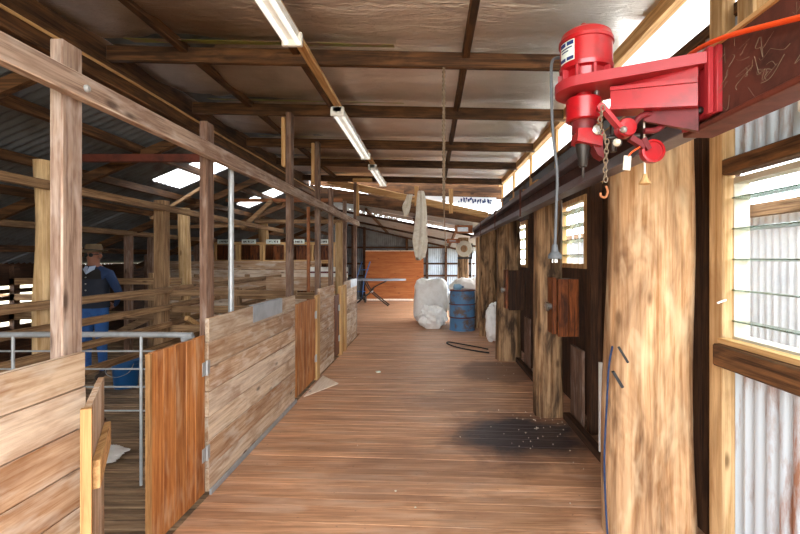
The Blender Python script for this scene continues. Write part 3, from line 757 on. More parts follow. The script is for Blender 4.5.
p = MB(); p.cyl((-2.1, 7.6, 0), (-2.1, 7.6, 2.5), .03, n=10); tag(p.build('rusty_pipe_post', M['rust_light']), 'thin rusty pipe post behind the fence near the wool bins', 'post')
# the long top rail
m = MB(); m.bar((-1.5, .3, 2.335), (-1.5, 9.2, 2.335), .055, .1, ch=.005)
tr_ = tag(m.build('top_rail', M['post']['y']), 'long weathered rail running high along all the fence posts', 'rail')
for y, r_ in ((1.885, .016),):
    m = MB(); m.lathe((-1.473, y, 2.33), (1, 0, 0), [(r_, 0), (r_, .008), (r_ * .6, .014)], 12); m.build('bolt', M['galv'], tr_)

# ply offcut and floor scraps
m = MB(); z = .003
m.add([(-1.46, 5.08, z), (-1.17, 5.62, z), (-1.46, 6.0, z), (-1.46, 5.08, z + .01), (-1.17, 5.62, z + .01), (-1.46, 6.0, z + .01)], [(2, 1, 0), (3, 4, 5), (0, 1, 4, 3), (1, 2, 5, 4), (2, 0, 3, 5)])
tag(m.build('ply_offcut', M['ply_pale']), 'pale triangular ply offcut lying on the floor at the fence', 'ply sheet')

# ------------------------------------------------------------------ steel joist and log posts on the eave side
JX = .95; JZ0, JZ1 = 2.075, 2.295
jt = thing('steel_joist', (1.02, 5.2, JZ0), 'long grey steel joist bolted along the log posts beyond the red machine', 'beam')
m = MB(); m.box(JX, JX + .1, 1.63, 10.4, JZ0, JZ0 + .055, ch=.004); m.build('lower_flange', M['steel'], jt)
m = MB(); m.box(JX, JX + .1, 1.63, 10.4, JZ1 - .05, JZ1, ch=.004); m.build('upper_flange', M['steel'], jt)
m = MB(); m.box(JX + .075, JX + .09, 1.63, 10.4, JZ0 + .055, JZ1 - .05); m.build('web', M['rust_dark'], jt)
rbm = thing('rusty_beam', (1.02, 1.0, JZ0), 'rust brown steel beam with cobwebs that the red machine is bolted to', 'beam')
m = MB(); m.box(JX + .004, JX + .02, .4, 1.62, JZ0 - .01, JZ1 + .01); m.build('web', M['web'], rbm)
m = MB(); m.box(JX - .02, JX + .09, .4, 1.62, JZ0 - .03, JZ0 - .01, ch=.003); m.build('lower_flange', M['rust'], rbm)
m = MB(); m.box(JX - .005, JX + .09, .4, 1.62, JZ1 + .01, JZ1 + .028, ch=.003); m.build('upper_flange', M['batten']['y'], rbm, 'pale timber strip along the top')
for y in (4.6, 6.4, 8.2):
    m = MB(); m.box(JX - .006, JX + .0, y, y + .05, JZ0 - .03, JZ1 + .03); m.build('strap', M['rust'], jt)
m = MB(); m.box(JX + .03, JX + .1, 1.65, 2.6, JZ1 + .001, JZ1 + .03, ch=.004); tag(m.build('joist_cap', M['batten']['y']), 'pale timber strip lying on top of the joist by the red machine', 'board')

def slab_post(cx, cy, hx, hy, z1, label, mat, seed, power=3.2, amp=.03, taper=.05, lean=(0, 0), z0=0.0, n=40, dz=.05, name='log_post'):
    m = MB(); rows = int((z1 - z0) / dz) + 1; vs = []
    for j in range(rows + 1):
        z = z0 + (z1 - z0) * j / rows; k = 1 + taper * (1 - (z - z0) / (z1 - z0)) ** 2 * 1.5
        ox = lean[0] * (z - z0) + (.02 if power > 2.5 else .06) * nz(seed, 0, z, .9); oy = lean[1] * (z - z0) + .02 * nz(seed, 7, z, .9)
        for i in range(n):
            t = 2 * PI * i / n; c, s = math.cos(t), math.sin(t)
            r = (abs(c) ** power + abs(s) ** power) ** (-1 / power)
            a = 1 + amp * 2 * nz(c * 1.3 + seed, s * 1.3, z * .8, 1.0) + amp * .7 * nz(c * 5 + seed, s * 5, z * 1.2, 1.0) + amp * .25 * nz(c * 14, s * 14 + seed, z * 6, 1.0)
            vs.append((cx + ox + hx * r * c * k * a, cy + oy + hy * r * s * k * a, z))
    fs = [(j * n + i, j * n + (i + 1) % n, (j + 1) * n + (i + 1) % n, (j + 1) * n + i) for j in range(rows) for i in range(n)]
    m.add(vs, fs, True); m.add(vs[:n], [tuple(range(n))[::-1]]); m.add(vs[-n:], [tuple(range(n))])
    return tag(m.build(name, mat), label, 'post', 'split log posts under the joist')
slab_post(1.272, 2.57, .232, .135, 2.3, 'huge pale split log post beneath the red machine', M['log'], 1.3, amp=.03)
slab_post(1.215, 4.56, .135, .13, 2.2, 'brown log post behind the hanging socket, with the red brown wooden box on it', M['log_dark'], 4.1)
slab_post(1.25, 7.02, .18, .15, 2.2, 'broad grimy log post between the two small louvre windows', M['log_dark'], 7.7)
slab_post(1.215, 9.2, .17, .13, 2.2, 'far gnarled log post beside the blue drum, white bag behind it', M['log_dark'], 9.9, amp=.06)
slab_post(1.2, 10.28, .13, .13, 2.2, 'pale log post behind the blue drum, at the end of the joist', M['log'], 12.2)
slab_post(.86, 11.4, .14, .13, 2.15, 'far brown log post with the round fan hanging on it', M['log_dark'], 15.2)

# things on the joist
for i, (y, s_, l) in enumerate(((4.55, .16, 'small orange timber block standing on the joist above the socket cord'), (5.9, .14, 'timber block standing on the joist above the far louvre window'), (7.5, .12, 'far timber block standing on the joist near its end'))):
    m = MB(); m.box(1.1, 1.1 + s_, y, y + s_ * 1.4, JZ1 + .001, JZ1 + .13, ch=.006)
    m.box(JX + .02, 1.1 + s_, y + .02, y + .06, JZ1 + .001, JZ1 + .03)
    tag(m.build('timber_block', M['batten']['y']), l, 'block', 'timber blocks on the joist')
# pulley boxes at the far end of the joist
for i, (x0, x1, y, z0, z1, l) in enumerate(((.56, .96, 9.9, 2.18, 2.36, 'rusty steel frame with a dark slot at the far end of the joist'), (.42, .74, 10.9, 2.0, 2.1, 'smaller rusty steel bracket above the round fan'))):
    t = thing('steel_bracket', ((x0 + x1) / 2, y, z0), l, 'bracket', 'rusty brackets at the end of the joist')
    m = MB(); m.box(x0, x1, y, y + .1, z0, z0 + .04); m.box(x0, x1, y, y + .1, z1 - .04, z1); m.box(x0, x0 + .06, y, y + .1, z0 + .04, z1 - .04); m.box(x1 - .1, x1, y, y + .1, z0 + .04, z1 - .04)
    m.build('frame', M['rust_light'], t)
    m = MB(); m.box(x0 + .06, x1 - .1, y + .04, y + .06, z0 + .04, z1 - .04); m.build('plate', M['galv'], t)
# round fan on the far post
t = thing('round_fan', (.86, 11.2, 1.7), 'round off white fan hanging on the far brown log post', 'fan')
m = MB(); m.lathe((.86, 11.24, 1.86), (0, -1, 0), [(.10, 0), (.16, .02), (.2, .08), (.205, .13), (.19, .14), (.17, .13)], 32); m.build('shroud', M['greyplastic'], t)
m = MB(); m.lathe((.86, 11.14, 1.86), (0, -1, 0), [(.09, 0), (.09, .03), (.05, .05), (.01, .055)], 24); m.build('hub', M['rail']['z'], t, 'brown centre')
m = MB(); m.box(.7, 1.06, 11.16, 11.2, 1.60, 1.65); m.box(1.05, 1.08, 11.16, 11.2, 1.6, 2.0); m.build('bracket', M['black'], t)

# let-go chutes: kerb, white gate frames, panels
for i, (ya, yb, l1, l2, l3) in enumerate(((3.42, 4.4, 'dark timber kerb at the foot of the chute beyond the huge log post', 'white metal gate frame in the chute beside the huge log post', 'grey weathered board closing the lower chute beside the brown log post'),
                                      (5.6, 6.85, 'dark timber kerb along the second chute', 'narrow white metal frame in the far chute', 'grey weathered board closing the far chute'))):
    m = MB(); m.box(1.33, 1.4, ya, yb, 0.001, .07, ch=.006); tag(m.build('chute_kerb', M['darkwood']['y']), l1, 'kerb', 'kerbs of the chutes')
    m = MB(); x = 1.35; yg = ya + .06
    m.box(1.34, 1.365, yg, yg + .02, .075, .78 if i == 0 else .9); m.box(1.42, 1.44, yg, yg + .02, .005, .76)
    m.box(1.365, 1.42, yg + .002, yg + .018, .08, .11); m.box(1.365, 1.42, yg + .002, yg + .018, .70, .73)
    tag(m.build('chute_gate_rails', M['white']), l2, 'gate frame', 'white frames in the chutes')
    m = MB()
    for k in range(2): m.box(1.415, 1.445, ya + .68 + k * .17, ya + .845 + k * .17, .01, .74, ch=.003)
    tag(m.build('chute_shutter', M['darkpost']['z']), l3, 'door', 'boards closing the chutes')
# dark jambs between the openings
for i, (y, l) in enumerate(((4.0, 'dark stained jamb in front of the brown log post'), (3.3, 'dark stained jamb at the side of the chute beside the huge log'), (6.45, 'dark stained jamb beside the broad grimy log'))):
    m = MB(); m.box(1.46, 1.57, y, y + .1, 0, 2.3, ch=.005); tag(m.build('door_jamb', M['darkwood']['z']), l, 'post', 'dark jambs of the chutes')

# wooden boxes hung on the posts
def hung_box(x, y, w_, z0, z1, label, mat):
    t = thing('wooden_box', (x, y, z0), label, 'box', 'wooden boxes hung by the chutes')
    m = MB(); m.box(x - .03, x + .01, y - .16, y + .02, z0 + .02, z1, ch=.004); m.build('side_board', M['redwood'], t, 'dark reddish side')
    m = MB()
    for k in range(2): m.box(x + .012 + k * w_ / 2, x + .01 + (k + 1) * w_ / 2, y - .2, y - .17, z0, z1 - .01, ch=.004)
    m.build('front_board', mat, t)
    m = MB(); m.box(x + .01, x + w_, y - .17, y + .02, z1 - .04, z1 - .015); m.box(x + .01, x + w_, y - .17, y + .02, z0 + .02, z0 + .045); m.box(x + w_ - .02, x + w_, y - .17, y + .02, z0 + .045, z1 - .04); m.build('carcass', M['darkwood']['x'], t)
    m = MB(); m.lathe((x - .03, y - .11, (z0 + z1) / 2), (-1, 0, 0), [(.03, 0), (.03, .02), (.045, .025), (.045, .05), (.02, .06)], 14); m.build('knob', M['chrome'], t, 'silver knob')
hung_box(1.205, 4.38, .2, .86, 1.42, 'red brown wooden box with a silver knob hung on the brown log post', M['redwood'])
hung_box(1.17, 6.8, .24, .83, 1.44, 'far dark wooden box hung on the broad grimy log post', M['darkwood']['z'])

# ------------------------------------------------------------------ red overhead shearing machine
HX, HY = .61, 1.72
BX, BY = .945, 1.49
mt = thing('shearing_machine', (.8, 1.6, 2.0), 'red overhead electric machine with motor bolted to the joist above the huge log post', 'machine')
A = Vector((HX, HY, 0)); Bv = Vector((BX, BY, 0)); ad_ = (Bv - A); AL = ad_.length; ad_.normalize(); an = Vector((-ad_.y, ad_.x, 0))
def P(s, t, z): return A + ad_ * s + an * t + Vector((0, 0, z))
# motor
mo = MB(); mo.lathe((HX, HY, 2.285), (0, 0, 1), [(.078, 0), (.082, .038), (.1, .043), (.102, .058), (.098, .06), (.098, .146), (.103, .148), (.103, .16), (.099, .164), (.093, .184), (.07, .2), (.02, .206)], 40)
motor = mo.build('motor', M['red'], mt)
for k in range(10):
    b = MB(); a = 2 * PI * k / 10 + .3
    c = Vector((HX + math.cos(a) * .094, HY + math.sin(a) * .09, 2.306)); b.cbox(c, (.012, .006, .02), Matrix.Rotation(a, 3, 'Z'), .002)
    b.build('motor_foot', M['red_dull'], motor)
b = MB(); b.lathe((HX - .02, HY - .03, 2.48), (0, 0, 1), [(.012, 0), (.012, .02), (.007, .024)], 10); b.build('lifting_lug', M['red_dull'], motor)
# name plate wrapped on the motor
pl = MB(); pb = MB()
def wrap(mb, a0, a1, z0, z1, r):
    n = 6; vs = []
    for k in range(n + 1):
        a = a0 + (a1 - a0) * k / n
        for rr_ in (r, r + .0015):
            for z in (z0, z1): vs.append((HX + math.cos(a) * rr_, HY + math.sin(a) * rr_, z))
    fs = []
    for k in range(n):
        q = k * 4; e = q + 4
        fs += [(q + 2, e + 2, e + 3, q + 3), (q, q + 1, e + 1, e), (q + 1, q + 3, e + 3, e + 1), (q, e, e + 2, q + 2)]
    fs += [(0, 2, 3, 1), (4 * n, 4 * n + 1, 4 * n + 3, 4 * n + 2)]
    mb.add(vs, fs)
c0 = math.radians(205); wA = math.radians(21)
wrap(pl, c0 - wA, c0 + wA, 2.35, 2.428, .0985)
npl = pl.build('name_plate', M['label_white'], motor, 'white name plate with navy bars')
for a0, a1 in ((-.9, -.1), (.1, .9)):
    wrap(pb, c0 + wA * a0, c0 + wA * a1, 2.41, 2.424, .1); wrap(pb, c0 + wA * a0, c0 + wA * a1, 2.354, 2.366, .1)
wrap(pb, c0 - wA * .8, c0 + wA * .75, 2.399, 2.403, .1); wrap(pb, c0 - wA * .7, c0 + wA * .3, 2.388, 2.392, .1)
pb.build('lettering', M['navy_print'], npl)
# arm: rounded head plate + tapering arm + box
ar = MB(); ring = []
for k in range(17):
    a = PI / 2 + PI * k / 16; ring.append((math.cos(a) * .118, math.sin(a) * .118))
prof = ring + [(AL - .0, -.045), (AL - .0, .045)]
top = [P(s, t, 2.28 if k < 17 else 2.288) for k, (s, t) in enumerate(prof)]; bot = [P(s, t, 2.243 if k < 17 else 2.25) for k, (s, t) in enumerate(prof)]
n = len(prof); ar.add(bot + top, [tuple(range(n))[::-1], tuple(range(n, 2 * n))] + [(i, (i + 1) % n, n + (i + 1) % n, n + i) for i in range(n)])
ar.build('arm_plate', M['red_dull'], mt)
ar = MB(); Rm = Matrix((ad_, an, Vector((0, 0, 1)))).transposed()
s0_, s1_ = .1, AL - .03; ar.hexa([P(s0_, -.045, 2.15), P(s1_, -.045, 2.11), P(s1_, .045, 2.11), P(s0_, .045, 2.15), P(s0_, -.045, 2.236), P(s1_, -.045, 2.205), P(s1_, .045, 2.205), P(s0_, .045, 2.236)]); ar.bar(P(s0_, -.047, 2.228), P(s1_, -.047, 2.197), .01, .014); ar.bar(P(s0_, -.047, 2.158), P(s1_, -.047, 2.118), .01, .014); ar.hexa([P(s0_ + .04, -.02, 2.2), P(s1_, -.03, 2.19), P(s1_, .03, 2.19), P(s0_ + .04, .02, 2.2), P(s0_ + .04, -.02, 2.25), P(s1_, -.03, 2.255), P(s1_, .03, 2.255), P(s0_ + .04, .02, 2.25)]); ar.build('arm_casting', M['red'], mt)
ar = MB(); ar.hexa([P(AL - .2, -.012, 2.1), P(AL - .03, -.02, 2.035), P(AL - .03, .02, 2.035), P(AL - .2, .012, 2.1), P(AL - .2, -.012, 2.14), P(AL - .03, -.02, 2.12), P(AL - .03, .02, 2.12), P(AL - .2, .012, 2.14)]); ar.build('arm_gusset', M['red_dark'], mt)
bk = MB(); bk.box(BX - .012, BX + .008, BY - .06, BY + .05, 2.08, 2.3, ch=.003); bk.box(BX - .03, BX - .012, BY - .045, BY - .02, 2.08, 2.3, ch=.003); br = bk.build('mounting_bracket', M['red_dull'], mt)
for z in (2.11, 2.27):
    b = MB(); b.lathe((BX - .012, BY + .02, z), (-1, 0, 0), [(.012, 0), (.012, .01), (.006, .016)], 6); b.build('bolt', M['darksteel'], br)
# friction head, yoke, chuck
b = MB(); b.lathe((HX - .01, HY, 2.135), (0, 0, 1), [(.06, 0), (.067, .004), (.067, .082), (.062, .088), (.03, .09), (.03, .14)], 32); b.build('friction_drum', M['red'], mt)
b = MB(); b.cyl((HX - .01, HY, 2.23), (HX - .01, HY, 2.275), .022, n=16); b.cyl((HX + .03, HY - .03, 2.22), (HX + .03, HY - .03, 2.275), .01, n=10); b.build('shaft', M['chrome'], mt)
b = MB(); b.lathe((HX - .01, HY, 2.085), (0, 0, 1), [(.036, 0), (.044, .006), (.044, .04), (.05, .05)], 24); b.build('collar', M['red_dark'], mt)
b = MB(); b.hexa([(HX - .05, HY - .05, 2.05), (HX + .045, HY - .05, 2.03), (HX + .045, HY + .03, 2.03), (HX - .05, HY + .03, 2.05), (HX - .045, HY - .045, 2.1), (HX + .05, HY - .045, 2.1), (HX + .05, HY + .03, 2.1), (HX - .045, HY + .03, 2.1)]); b.build('yoke', M['red'], mt)
b = MB(); b.lathe((HX + .025, HY - .05, 2.09), (0, -1, 0), [(.02, 0), (.02, .008), (.011, .012)], 12); b.build('yoke_bolt', M['chrome'], mt)
b = MB(); b.hexa([(HX + .035, HY - .03, 2.0), (HX + .06, HY - .03, 1.985), (HX + .06, HY + .02, 1.985), (HX + .035, HY + .02, 2.0), (HX + .0, HY - .03, 2.07), (HX + .05, HY - .03, 2.09), (HX + .05, HY + .02, 2.09), (HX + .0, HY + .02, 2.07)]); b.build('guard_tongue', M['red_dark'], mt)
b = MB(); b.lathe((HX - .012, HY, 2.05), (0, 0, -1), [(.03, 0), (.028, .02), (.016, .085), (.014, .09), (.006, .092), (.005, .13), (.002, .135)], 20); b.build('drive_nose', M['darksteel'], mt, 'bare steel nose below the red head')
# lever works
LY = 1.585
def L2(px, py, y=LY): return Vector(((px - 430) / 440 * y, y, 1.6 + (259 - py) / 440 * y))
b = MB(); b.bar(L2(601, 106), L2(622, 131), .014, .034, up=(0, -1, 0)); b.lathe(L2(602, 107, LY - .01), (0, 1, 0), [(.016, 0), (.016, .02)], 14); b.build('lever', M['red'], mt)
b = MB(); b.lathe(L2(623, 130, LY + .03), (0, -1, 0), [(.034, 0), (.034, .035), (.03, .04), (.03, .045), (.018, .046)], 24); ho = b.build('pivot_housing', M['red'], mt)
b = MB(); b.lathe(L2(623, 130, LY - .015), (0, -1, 0), [(.012, 0), (.012, .01), (.006, .016)], 12); b.build('pivot_bolt', M['chrome'], ho)
b = MB(); b.lathe(L2(649, 153, LY + .03), (0, -1, 0), [(.038, 0), (.042, .01), (.042, .035), (.034, .036), (.033, .03), (.005, .03)], 28); b.build('friction_cap', M['red'], mt)
b = MB(); b.bar(L2(630, 138), L2(644, 147), .02, .026, up=(0, -1, 0)); b.bar(L2(642, 139), L2(648, 150), .018, .03, up=(0, -1, 0)); b.build('link_arm', M['red_dark'], mt)
b = MB(); b.tube([L2(632, 128), L2(640, 117), L2(652, 114), L2(662, 118), L2(664, 124), L2(656, 130), L2(644, 131)], .011, 10, sub=5); b.build('loop_handle', M['red_dark'], mt)
b = MB(); b.cyl(L2(664, 124), L2(686, 122), .007, n=10); b.lathe(L2(676, 123), (1, -.2, .06), [(.012, 0), (.012, .012)], 6); b.build('adjusting_rod', M['chrome'], mt)
b = MB(); b.bar(L2(683, 112), L2(686, 132), .02, .016, up=(0, -1, 0)); b.build('stop_block', M['red_dull'], mt)
b = MB(); b.hexa([L2(622, 112, 1.66), L2(655, 112, 1.6), L2(655, 112, 1.68), L2(622, 112, 1.72), L2(614, 100, 1.66), L2(660, 100, 1.6), L2(660, 100, 1.68), L2(614, 100, 1.72)]); b.build('under_casting', M['red_dark'], mt)
b = MB(); b.cyl(L2(613, 125, 1.66), L2(613, 152, 1.66), .012, n=10); b.cyl(L2(608, 138, 1.66), L2(640, 136, 1.62), .01, n=10); b.lathe(L2(617, 143, 1.6), (0, -1, 0), [(.014, 0), (.016, .01), (.008, .022)], 14); b.build('spindle', M['darksteel'], mt)
b = MB(); b.lathe(L2(616, 143, 1.575), (0, -1, 0), [(.012, 0), (.014, .008), (.008, .02)], 14); b.build('ball_knob', M['greyplastic'], mt)
# tag and toggles hanging from it
tg = thing('cardboard_tag', L2(626, 170, 1.57), 'small pale tag tied with orange string to the red machine', 'tag')
c = L2(627, 163, 1.57); b = MB(); b.cbox(c, (.0135, .002, .026), Matrix.Rotation(.08, 3, 'Y'), .0005); b.build('card', M['greyplastic'], tg)
b = MB(); b.tube([L2(628, 157, 1.57), L2(632, 152, 1.57), L2(640, 147, 1.57)], .003, 6, sub=4); b.build('string', M['orange'], tg)
tg = thing('pull_toggle', L2(645, 185, 1.6), 'pale wooden toggle on a pull cord below the red machine', 'toggle')
b = MB(); b.tube([L2(644, 122, 1.62), L2(644.5, 150, 1.615), L2(645, 176, 1.6)], .0035, 6, sub=3); b.build('cord', M['canvas'], tg)
b = MB(); b.lathe(L2(645, 174, 1.6), (0, 0, -1), [(.008, 0), (.009, .012), (.02, .03), (.022, .036), (.004, .04)], 14); b.build('knob', M['batten']['z'], tg)
# chain with hook
def link(mb, c, R, a=.011, bq=.007, r=.0022):
    pts = []
    for k in range(13):
        t = 2 * PI * k / 12; pts.append(c + R @ Vector((math.cos(t) * bq, 0, math.sin(t) * a)))
    mb.tube(pts, r, 6)
ch_ = thing('dangling_chain', L2(606, 196, 1.57), 'thin dirty chain with a hook dangling from the lever of the red machine', 'chain')
b = MB(); path = [(603, 108), (600, 120), (602, 132), (607, 142), (606, 156), (605, 170), (606, 184)]
pts = [L2(px, py, 1.565) for px, py in path]; tot = []
for i in range(len(pts) - 1):
    nn = max(2, int((pts[i + 1] - pts[i]).length / .016))
    for k in range(nn): tot.append(pts[i].lerp(pts[i + 1], k / nn))
for i, c in enumerate(tot): link(b, c, Matrix.Rotation((i % 2) * PI / 2, 3, 'Z'))
b.build('links', M['rope'], ch_)
c = L2(606, 186, 1.565); b = MB(); b.tube([c, c + Vector((.006, 0, -.02)), c + Vector((-.002, 0, -.04)), c + Vector((-.018, 0, -.036)), c + Vector((-.02, 0, -.024))], .004, 8, sub=4); b.build('hook', M['rust_light'], ch_)

# socket cord from the motor
cd = thing('power_lead', (.505, 1.78, 1.6), 'grey power cord from the red motor hanging down to a flared socket', 'cord')
b = MB(); b.tube([(.53, 1.79, 2.42), (.495, 1.78, 2.40), (.485, 1.76, 2.3), (.492, 1.76, 2.1), (.508, 1.76, 1.95), (.508, 1.77, 1.8), (.505, 1.78, 1.64)], .006, 10, sub=6); b.build('cable', M['greycable'], cd)
b = MB(); b.lathe((.505, 1.78, 1.65), (0, 0, -1), [(.009, -.01), (.012, 0), (.014, .02), (.025, .03), (.028, .045), (.024, .05)], 18); b.build('socket', M['greycable'], cd)
for k in (-1, 0, 1):
    b = MB(); b.cyl((.505 + k * .009, 1.78 - .006 * (k == 0), 1.602), (.505 + k * .009, 1.78 - .006 * (k == 0), 1.585), .003, n=8); b.build('pin', M['chrome'], cd)
# orange extension cord along the joist top
b = MB(); b.tube([(.96, 1.75, 2.315), (.935, 1.6, 2.335), (.925, 1.4, 2.302), (.93, 1.12, 2.212), (.935, .9, 2.14), (.935, .6, 2.09)], .008, 8, sub=5)
tag(b.build('extension_cord', M['orange']), 'orange cord draped along the joist above the red bracket', 'cord')
# straw and cobwebs caught on the joist
random.seed(5); b = MB()
for k in range(75):
    y = random.uniform(.85, 1.5); z = random.uniform(2.1, 2.28); x = JX - .004 + random.uniform(-.012, 0)
    p = Vector((x, y, z)); q = p + Vector((random.uniform(-.006, .003), random.gauss(0, .03), random.gauss(-.01, .022))); r_ = q + Vector((random.uniform(-.01, .01), random.uniform(-.05, .05), random.uniform(-.03, .03)))
    b.tube([p, q, r_], random.choice((.0004, .0005, .0008)), 4, sub=4)
tag(b.build('straw_and_cobwebs', M['rope']), 'wispy straw and cobwebs caught on the rusty joist beside the red bracket', 'straw', None, 'stuff')
# blue cord and rope on the side of the huge log
b = MB(); b.tube([(1.045, 2.52, 1.1), (1.0, 2.46, 1.0), (.985, 2.45, .8), (.975, 2.46, .5), (.985, 2.47, .25), (0.985, 2.44, .06)], .006, 8, sub=5)
tag(b.build('blue_rope', M['navy_rope']), 'dark blue rope hanging down the side of the huge pale log post', 'rope')
b = MB(); b.bar((1.0, 2.405, .985), (1.05, 2.4, .9), .02, .015)
tag(b.build('bent_strap', M['black']), 'lower small black strap nailed to the huge pale log post', 'strap')
b = MB(); b.bar((1.03, 2.405, 1.12), (1.08, 2.4, 1.035), .012, .012)
tag(b.build('bent_strap', M['black']), 'upper thin black strap nailed to the huge pale log post', 'strap')
b = MB(); b.bar((1.47, 2.25, 1.375), (1.52, 2.26, 1.39), .01, .008); tag(b.build('white_peg', M['white']), 'small white peg sticking out of the stud beside the louvre window', 'peg')

# ------------------------------------------------------------------ hanging rope and cloth
b = MB(); n = 120
for ph in (0, PI):
    pts = [(.115 + .007 * math.cos(k * .8 + ph), 3.68 + .007 * math.sin(k * .8 + ph), 3.2 - k * (1.14 / n)) for k in range(n + 1)]
    b.tube(pts, .008, 6)
rp = thing('hanging_rope', (.115, 3.68, 2.0), 'twisted rope hanging from the first rafter in mid alley', 'rope')
b.build('rope_strands', M['rope'], rp)
b = MB(); b.tube([(.115, 3.68, 2.07), (.12, 3.69, 1.95), (.128, 3.68, 1.78), (.13, 3.69, 1.66)], .004, 6, sub=3); b.build('thin_cord', M['rope'], rp)
def drape(x, y, z1, z0, a0, a1, seed, name_mat, lean=0, folds=5):
    m = MB(); n, rows = 48, 40; vs = []
    for j in range(rows + 1):
        t = j / rows; z = z1 + (z0 - z1) * t
        a = a0 + (a1 - a0) * (t ** .6) * (1 - .55 * max(0, t - .75) / .25)
        for i in range(n):
            th = 2 * PI * i / n
            r = a * (1 + .4 * math.sin(folds * th + 1.5 * t + seed) + .25 * nz(math.cos(th) * 1.5 + seed, math.sin(th) * 1.5, t * 3))
            vs.append((x + lean * t + r * math.cos(th) + .03 * math.sin(3 * t + seed), y + .55 * r * math.sin(th), z + .05 * t * math.sin(th * 2 + seed)))
    m.add(vs, [(j * n + (i + 1) % n, j * n + i, (j + 1) * n + i, (j + 1) * n + (i + 1) % n) for j in range(rows) for i in range(n)], True)
    m.add(vs[:n], [tuple(range(n))]); m.add(vs[-n:], [tuple(range(n))[::-1]])
    return m
hc = thing('hanging_cloth', (-.2, 9.7, 1.6), 'cream canvas cloth hanging from the gable beam above the white bags', 'cloth')
drape(-.235, 9.68, 3.1, 1.62, .05, .14, 1.0, None, .03).build('long_fold', M['canvas'], hc)
drape(-.47, 9.7, 3.02, 2.58, .04, .075, 2.2, None, -.03, 4).build('short_fold', M['canvas'], hc)

# ------------------------------------------------------------------ far end: ply board, table, bags, drum
t = thing('ply_board', (-1.35, YB - .2, 0), 'big orange ply board standing against the end wall', 'board')
m = MB(); m.box(-2.5, -.25, YB - .19, YB - .16, .68, 1.9); m.build('upper_sheet', M['ply'], t)
m = MB(); m.box(-2.5, -.25, YB - .19, YB - .16, .06, .675); m.build('lower_sheet', M['ply'], t)
m = MB(); m.box(-2.5, -.2, YB - .2, YB - .15, .0, .06); m.box(-2.5, -.25, YB - .195, YB - .15, 1.9, 1.93); m.build('rail', M['ply_pale'], t)

t = thing('folding_table', (-1.6, 15, 0), 'grey topped folding table on blue crossed legs before the ply board', 'table')
m = MB(); pr = [(-2.7, -.26), (-1.5, -.24), (-1.05, -.14), (-.82, 0), (-1.05, .14), (-1.5, .24), (-2.7, .26)]
n = len(pr); bot = [(x, 15 + y, .86) for x, y in pr]; top = [(x, 15 + y, .93) for x, y in pr]
m.add(bot + top, [tuple(range(n))[::-1], tuple(range(n, 2 * n))] + [(i, (i + 1) % n, n + (i + 1) % n, n + i) for i in range(n)]); m.build('tabletop', M['tabletop'], t)
for yy in (14.8, 15.2):
    m = MB(); m.tube([(-2.2, yy, .86), (-2.0, yy, .5), (-1.4, yy, .02)], .022, 8, sub=3); m.build('leg', M['darksteel'], t)
    m = MB(); m.tube([(-1.5, yy, .84), (-1.9, yy, .64), (-2.05, yy, .45), (-2.6, yy, .02)], .022, 8, sub=3); m.build('leg', M['darksteel'], t)
m = MB(); m.cyl((-1.98, 14.78, .48), (-1.98, 15.22, .48), .025, n=10); m.build('pivot', M['galv'], t)
t = thing('hand_trolley', (-2.75, 16.2, 0), 'blue framed hand trolley with a wheel behind the folding table end', 'trolley')
for xx in (-2.75, -2.45):
    m = MB(); m.tube([(xx + .2, 16.5, 1.5), (xx, 16.3, .75), (xx - .05, 16.2, .12)], .022, 8, sub=4); m.build('rail', M['blueframe'], t)
for z in (.4, .8, 1.2):
    m = MB(); m.cyl((-2.73 + z * .12, 16.18 + z * .18, z), (-2.43 + z * .12, 16.18 + z * .18, z), .018, n=8); m.build('crossbar', M['blueframe'], t)
for xx in (-2.86, -2.4):
    m = MB(); m.lathe((xx, 16.16, .17), (1, 0, 0), [(.1, 0), (.17, .005), (.17, .05), (.1, .055)], 24); m.build('wheel', M['black'], t)

def bag(cx, cy, rx, ry, h, label, seed, power=3.2, wr=.05, group='white woven bags by the drum', z0=0.0):
    m = MB(); n, rows = 64, 48; vs = []
    for j in range(rows + 1):
        ph = -PI / 2 + PI * j / rows
        for i in range(n):
            th = 2 * PI * i / n; c, s = math.cos(ph), math.sin(ph); ct, st = math.cos(th), math.sin(th)
            e = 2 / power
            f = lambda v: math.copysign(abs(v) ** e, v)
            x = f(c) * f(ct); y = f(c) * f(st); z = f(s)
            k = 1 + wr * 1.6 * nz(x * 1.3 + seed, y * 1.3, z * 1.3) + wr * nz(x * 3 + seed, y * 3, z * 4) + wr * .5 * nz(x * 9, y * 9 + seed, z * 5)
            zz = h / 2 + z * h / 2 * k
            vs.append((cx + x * rx * k, cy + y * ry * k, z0 + max(.002, zz)))
    m.add(vs, [(j * n + i, j * n + (i + 1) % n, (j + 1) * n + (i + 1) % n, (j + 1) * n + i) for j in range(rows) for i in range(n)], True)
    return tag(m.build('woven_bag', M['bag']), label, 'bag', group)
bag(.02, 11.2, .42, .42, 1.1, 'tall full white woven bag on the floor, in front of the ply board side', 2.0, power=4.6, wr=.06)
bag(.93, 10.86, .46, .36, 1.12, 'big white woven bag standing behind the blue drum', 5.0, power=3.4, wr=.08)
bag(.05, 10.26, .3, .3, .5, 'low slumped white bag lying against the tall white bag and the drum', 8.0, power=2.3, wr=.2)
bag(1.21, 8.45, .14, .24, .74, 'narrow white bag squeezed behind the far gnarled log post', 11.0, power=2.3, wr=.12)
dr = thing('oil_drum', (.73, 9.95, 0), 'blue steel drum with rusty patches beside the white bags', 'drum')
m = MB(); r0 = .285
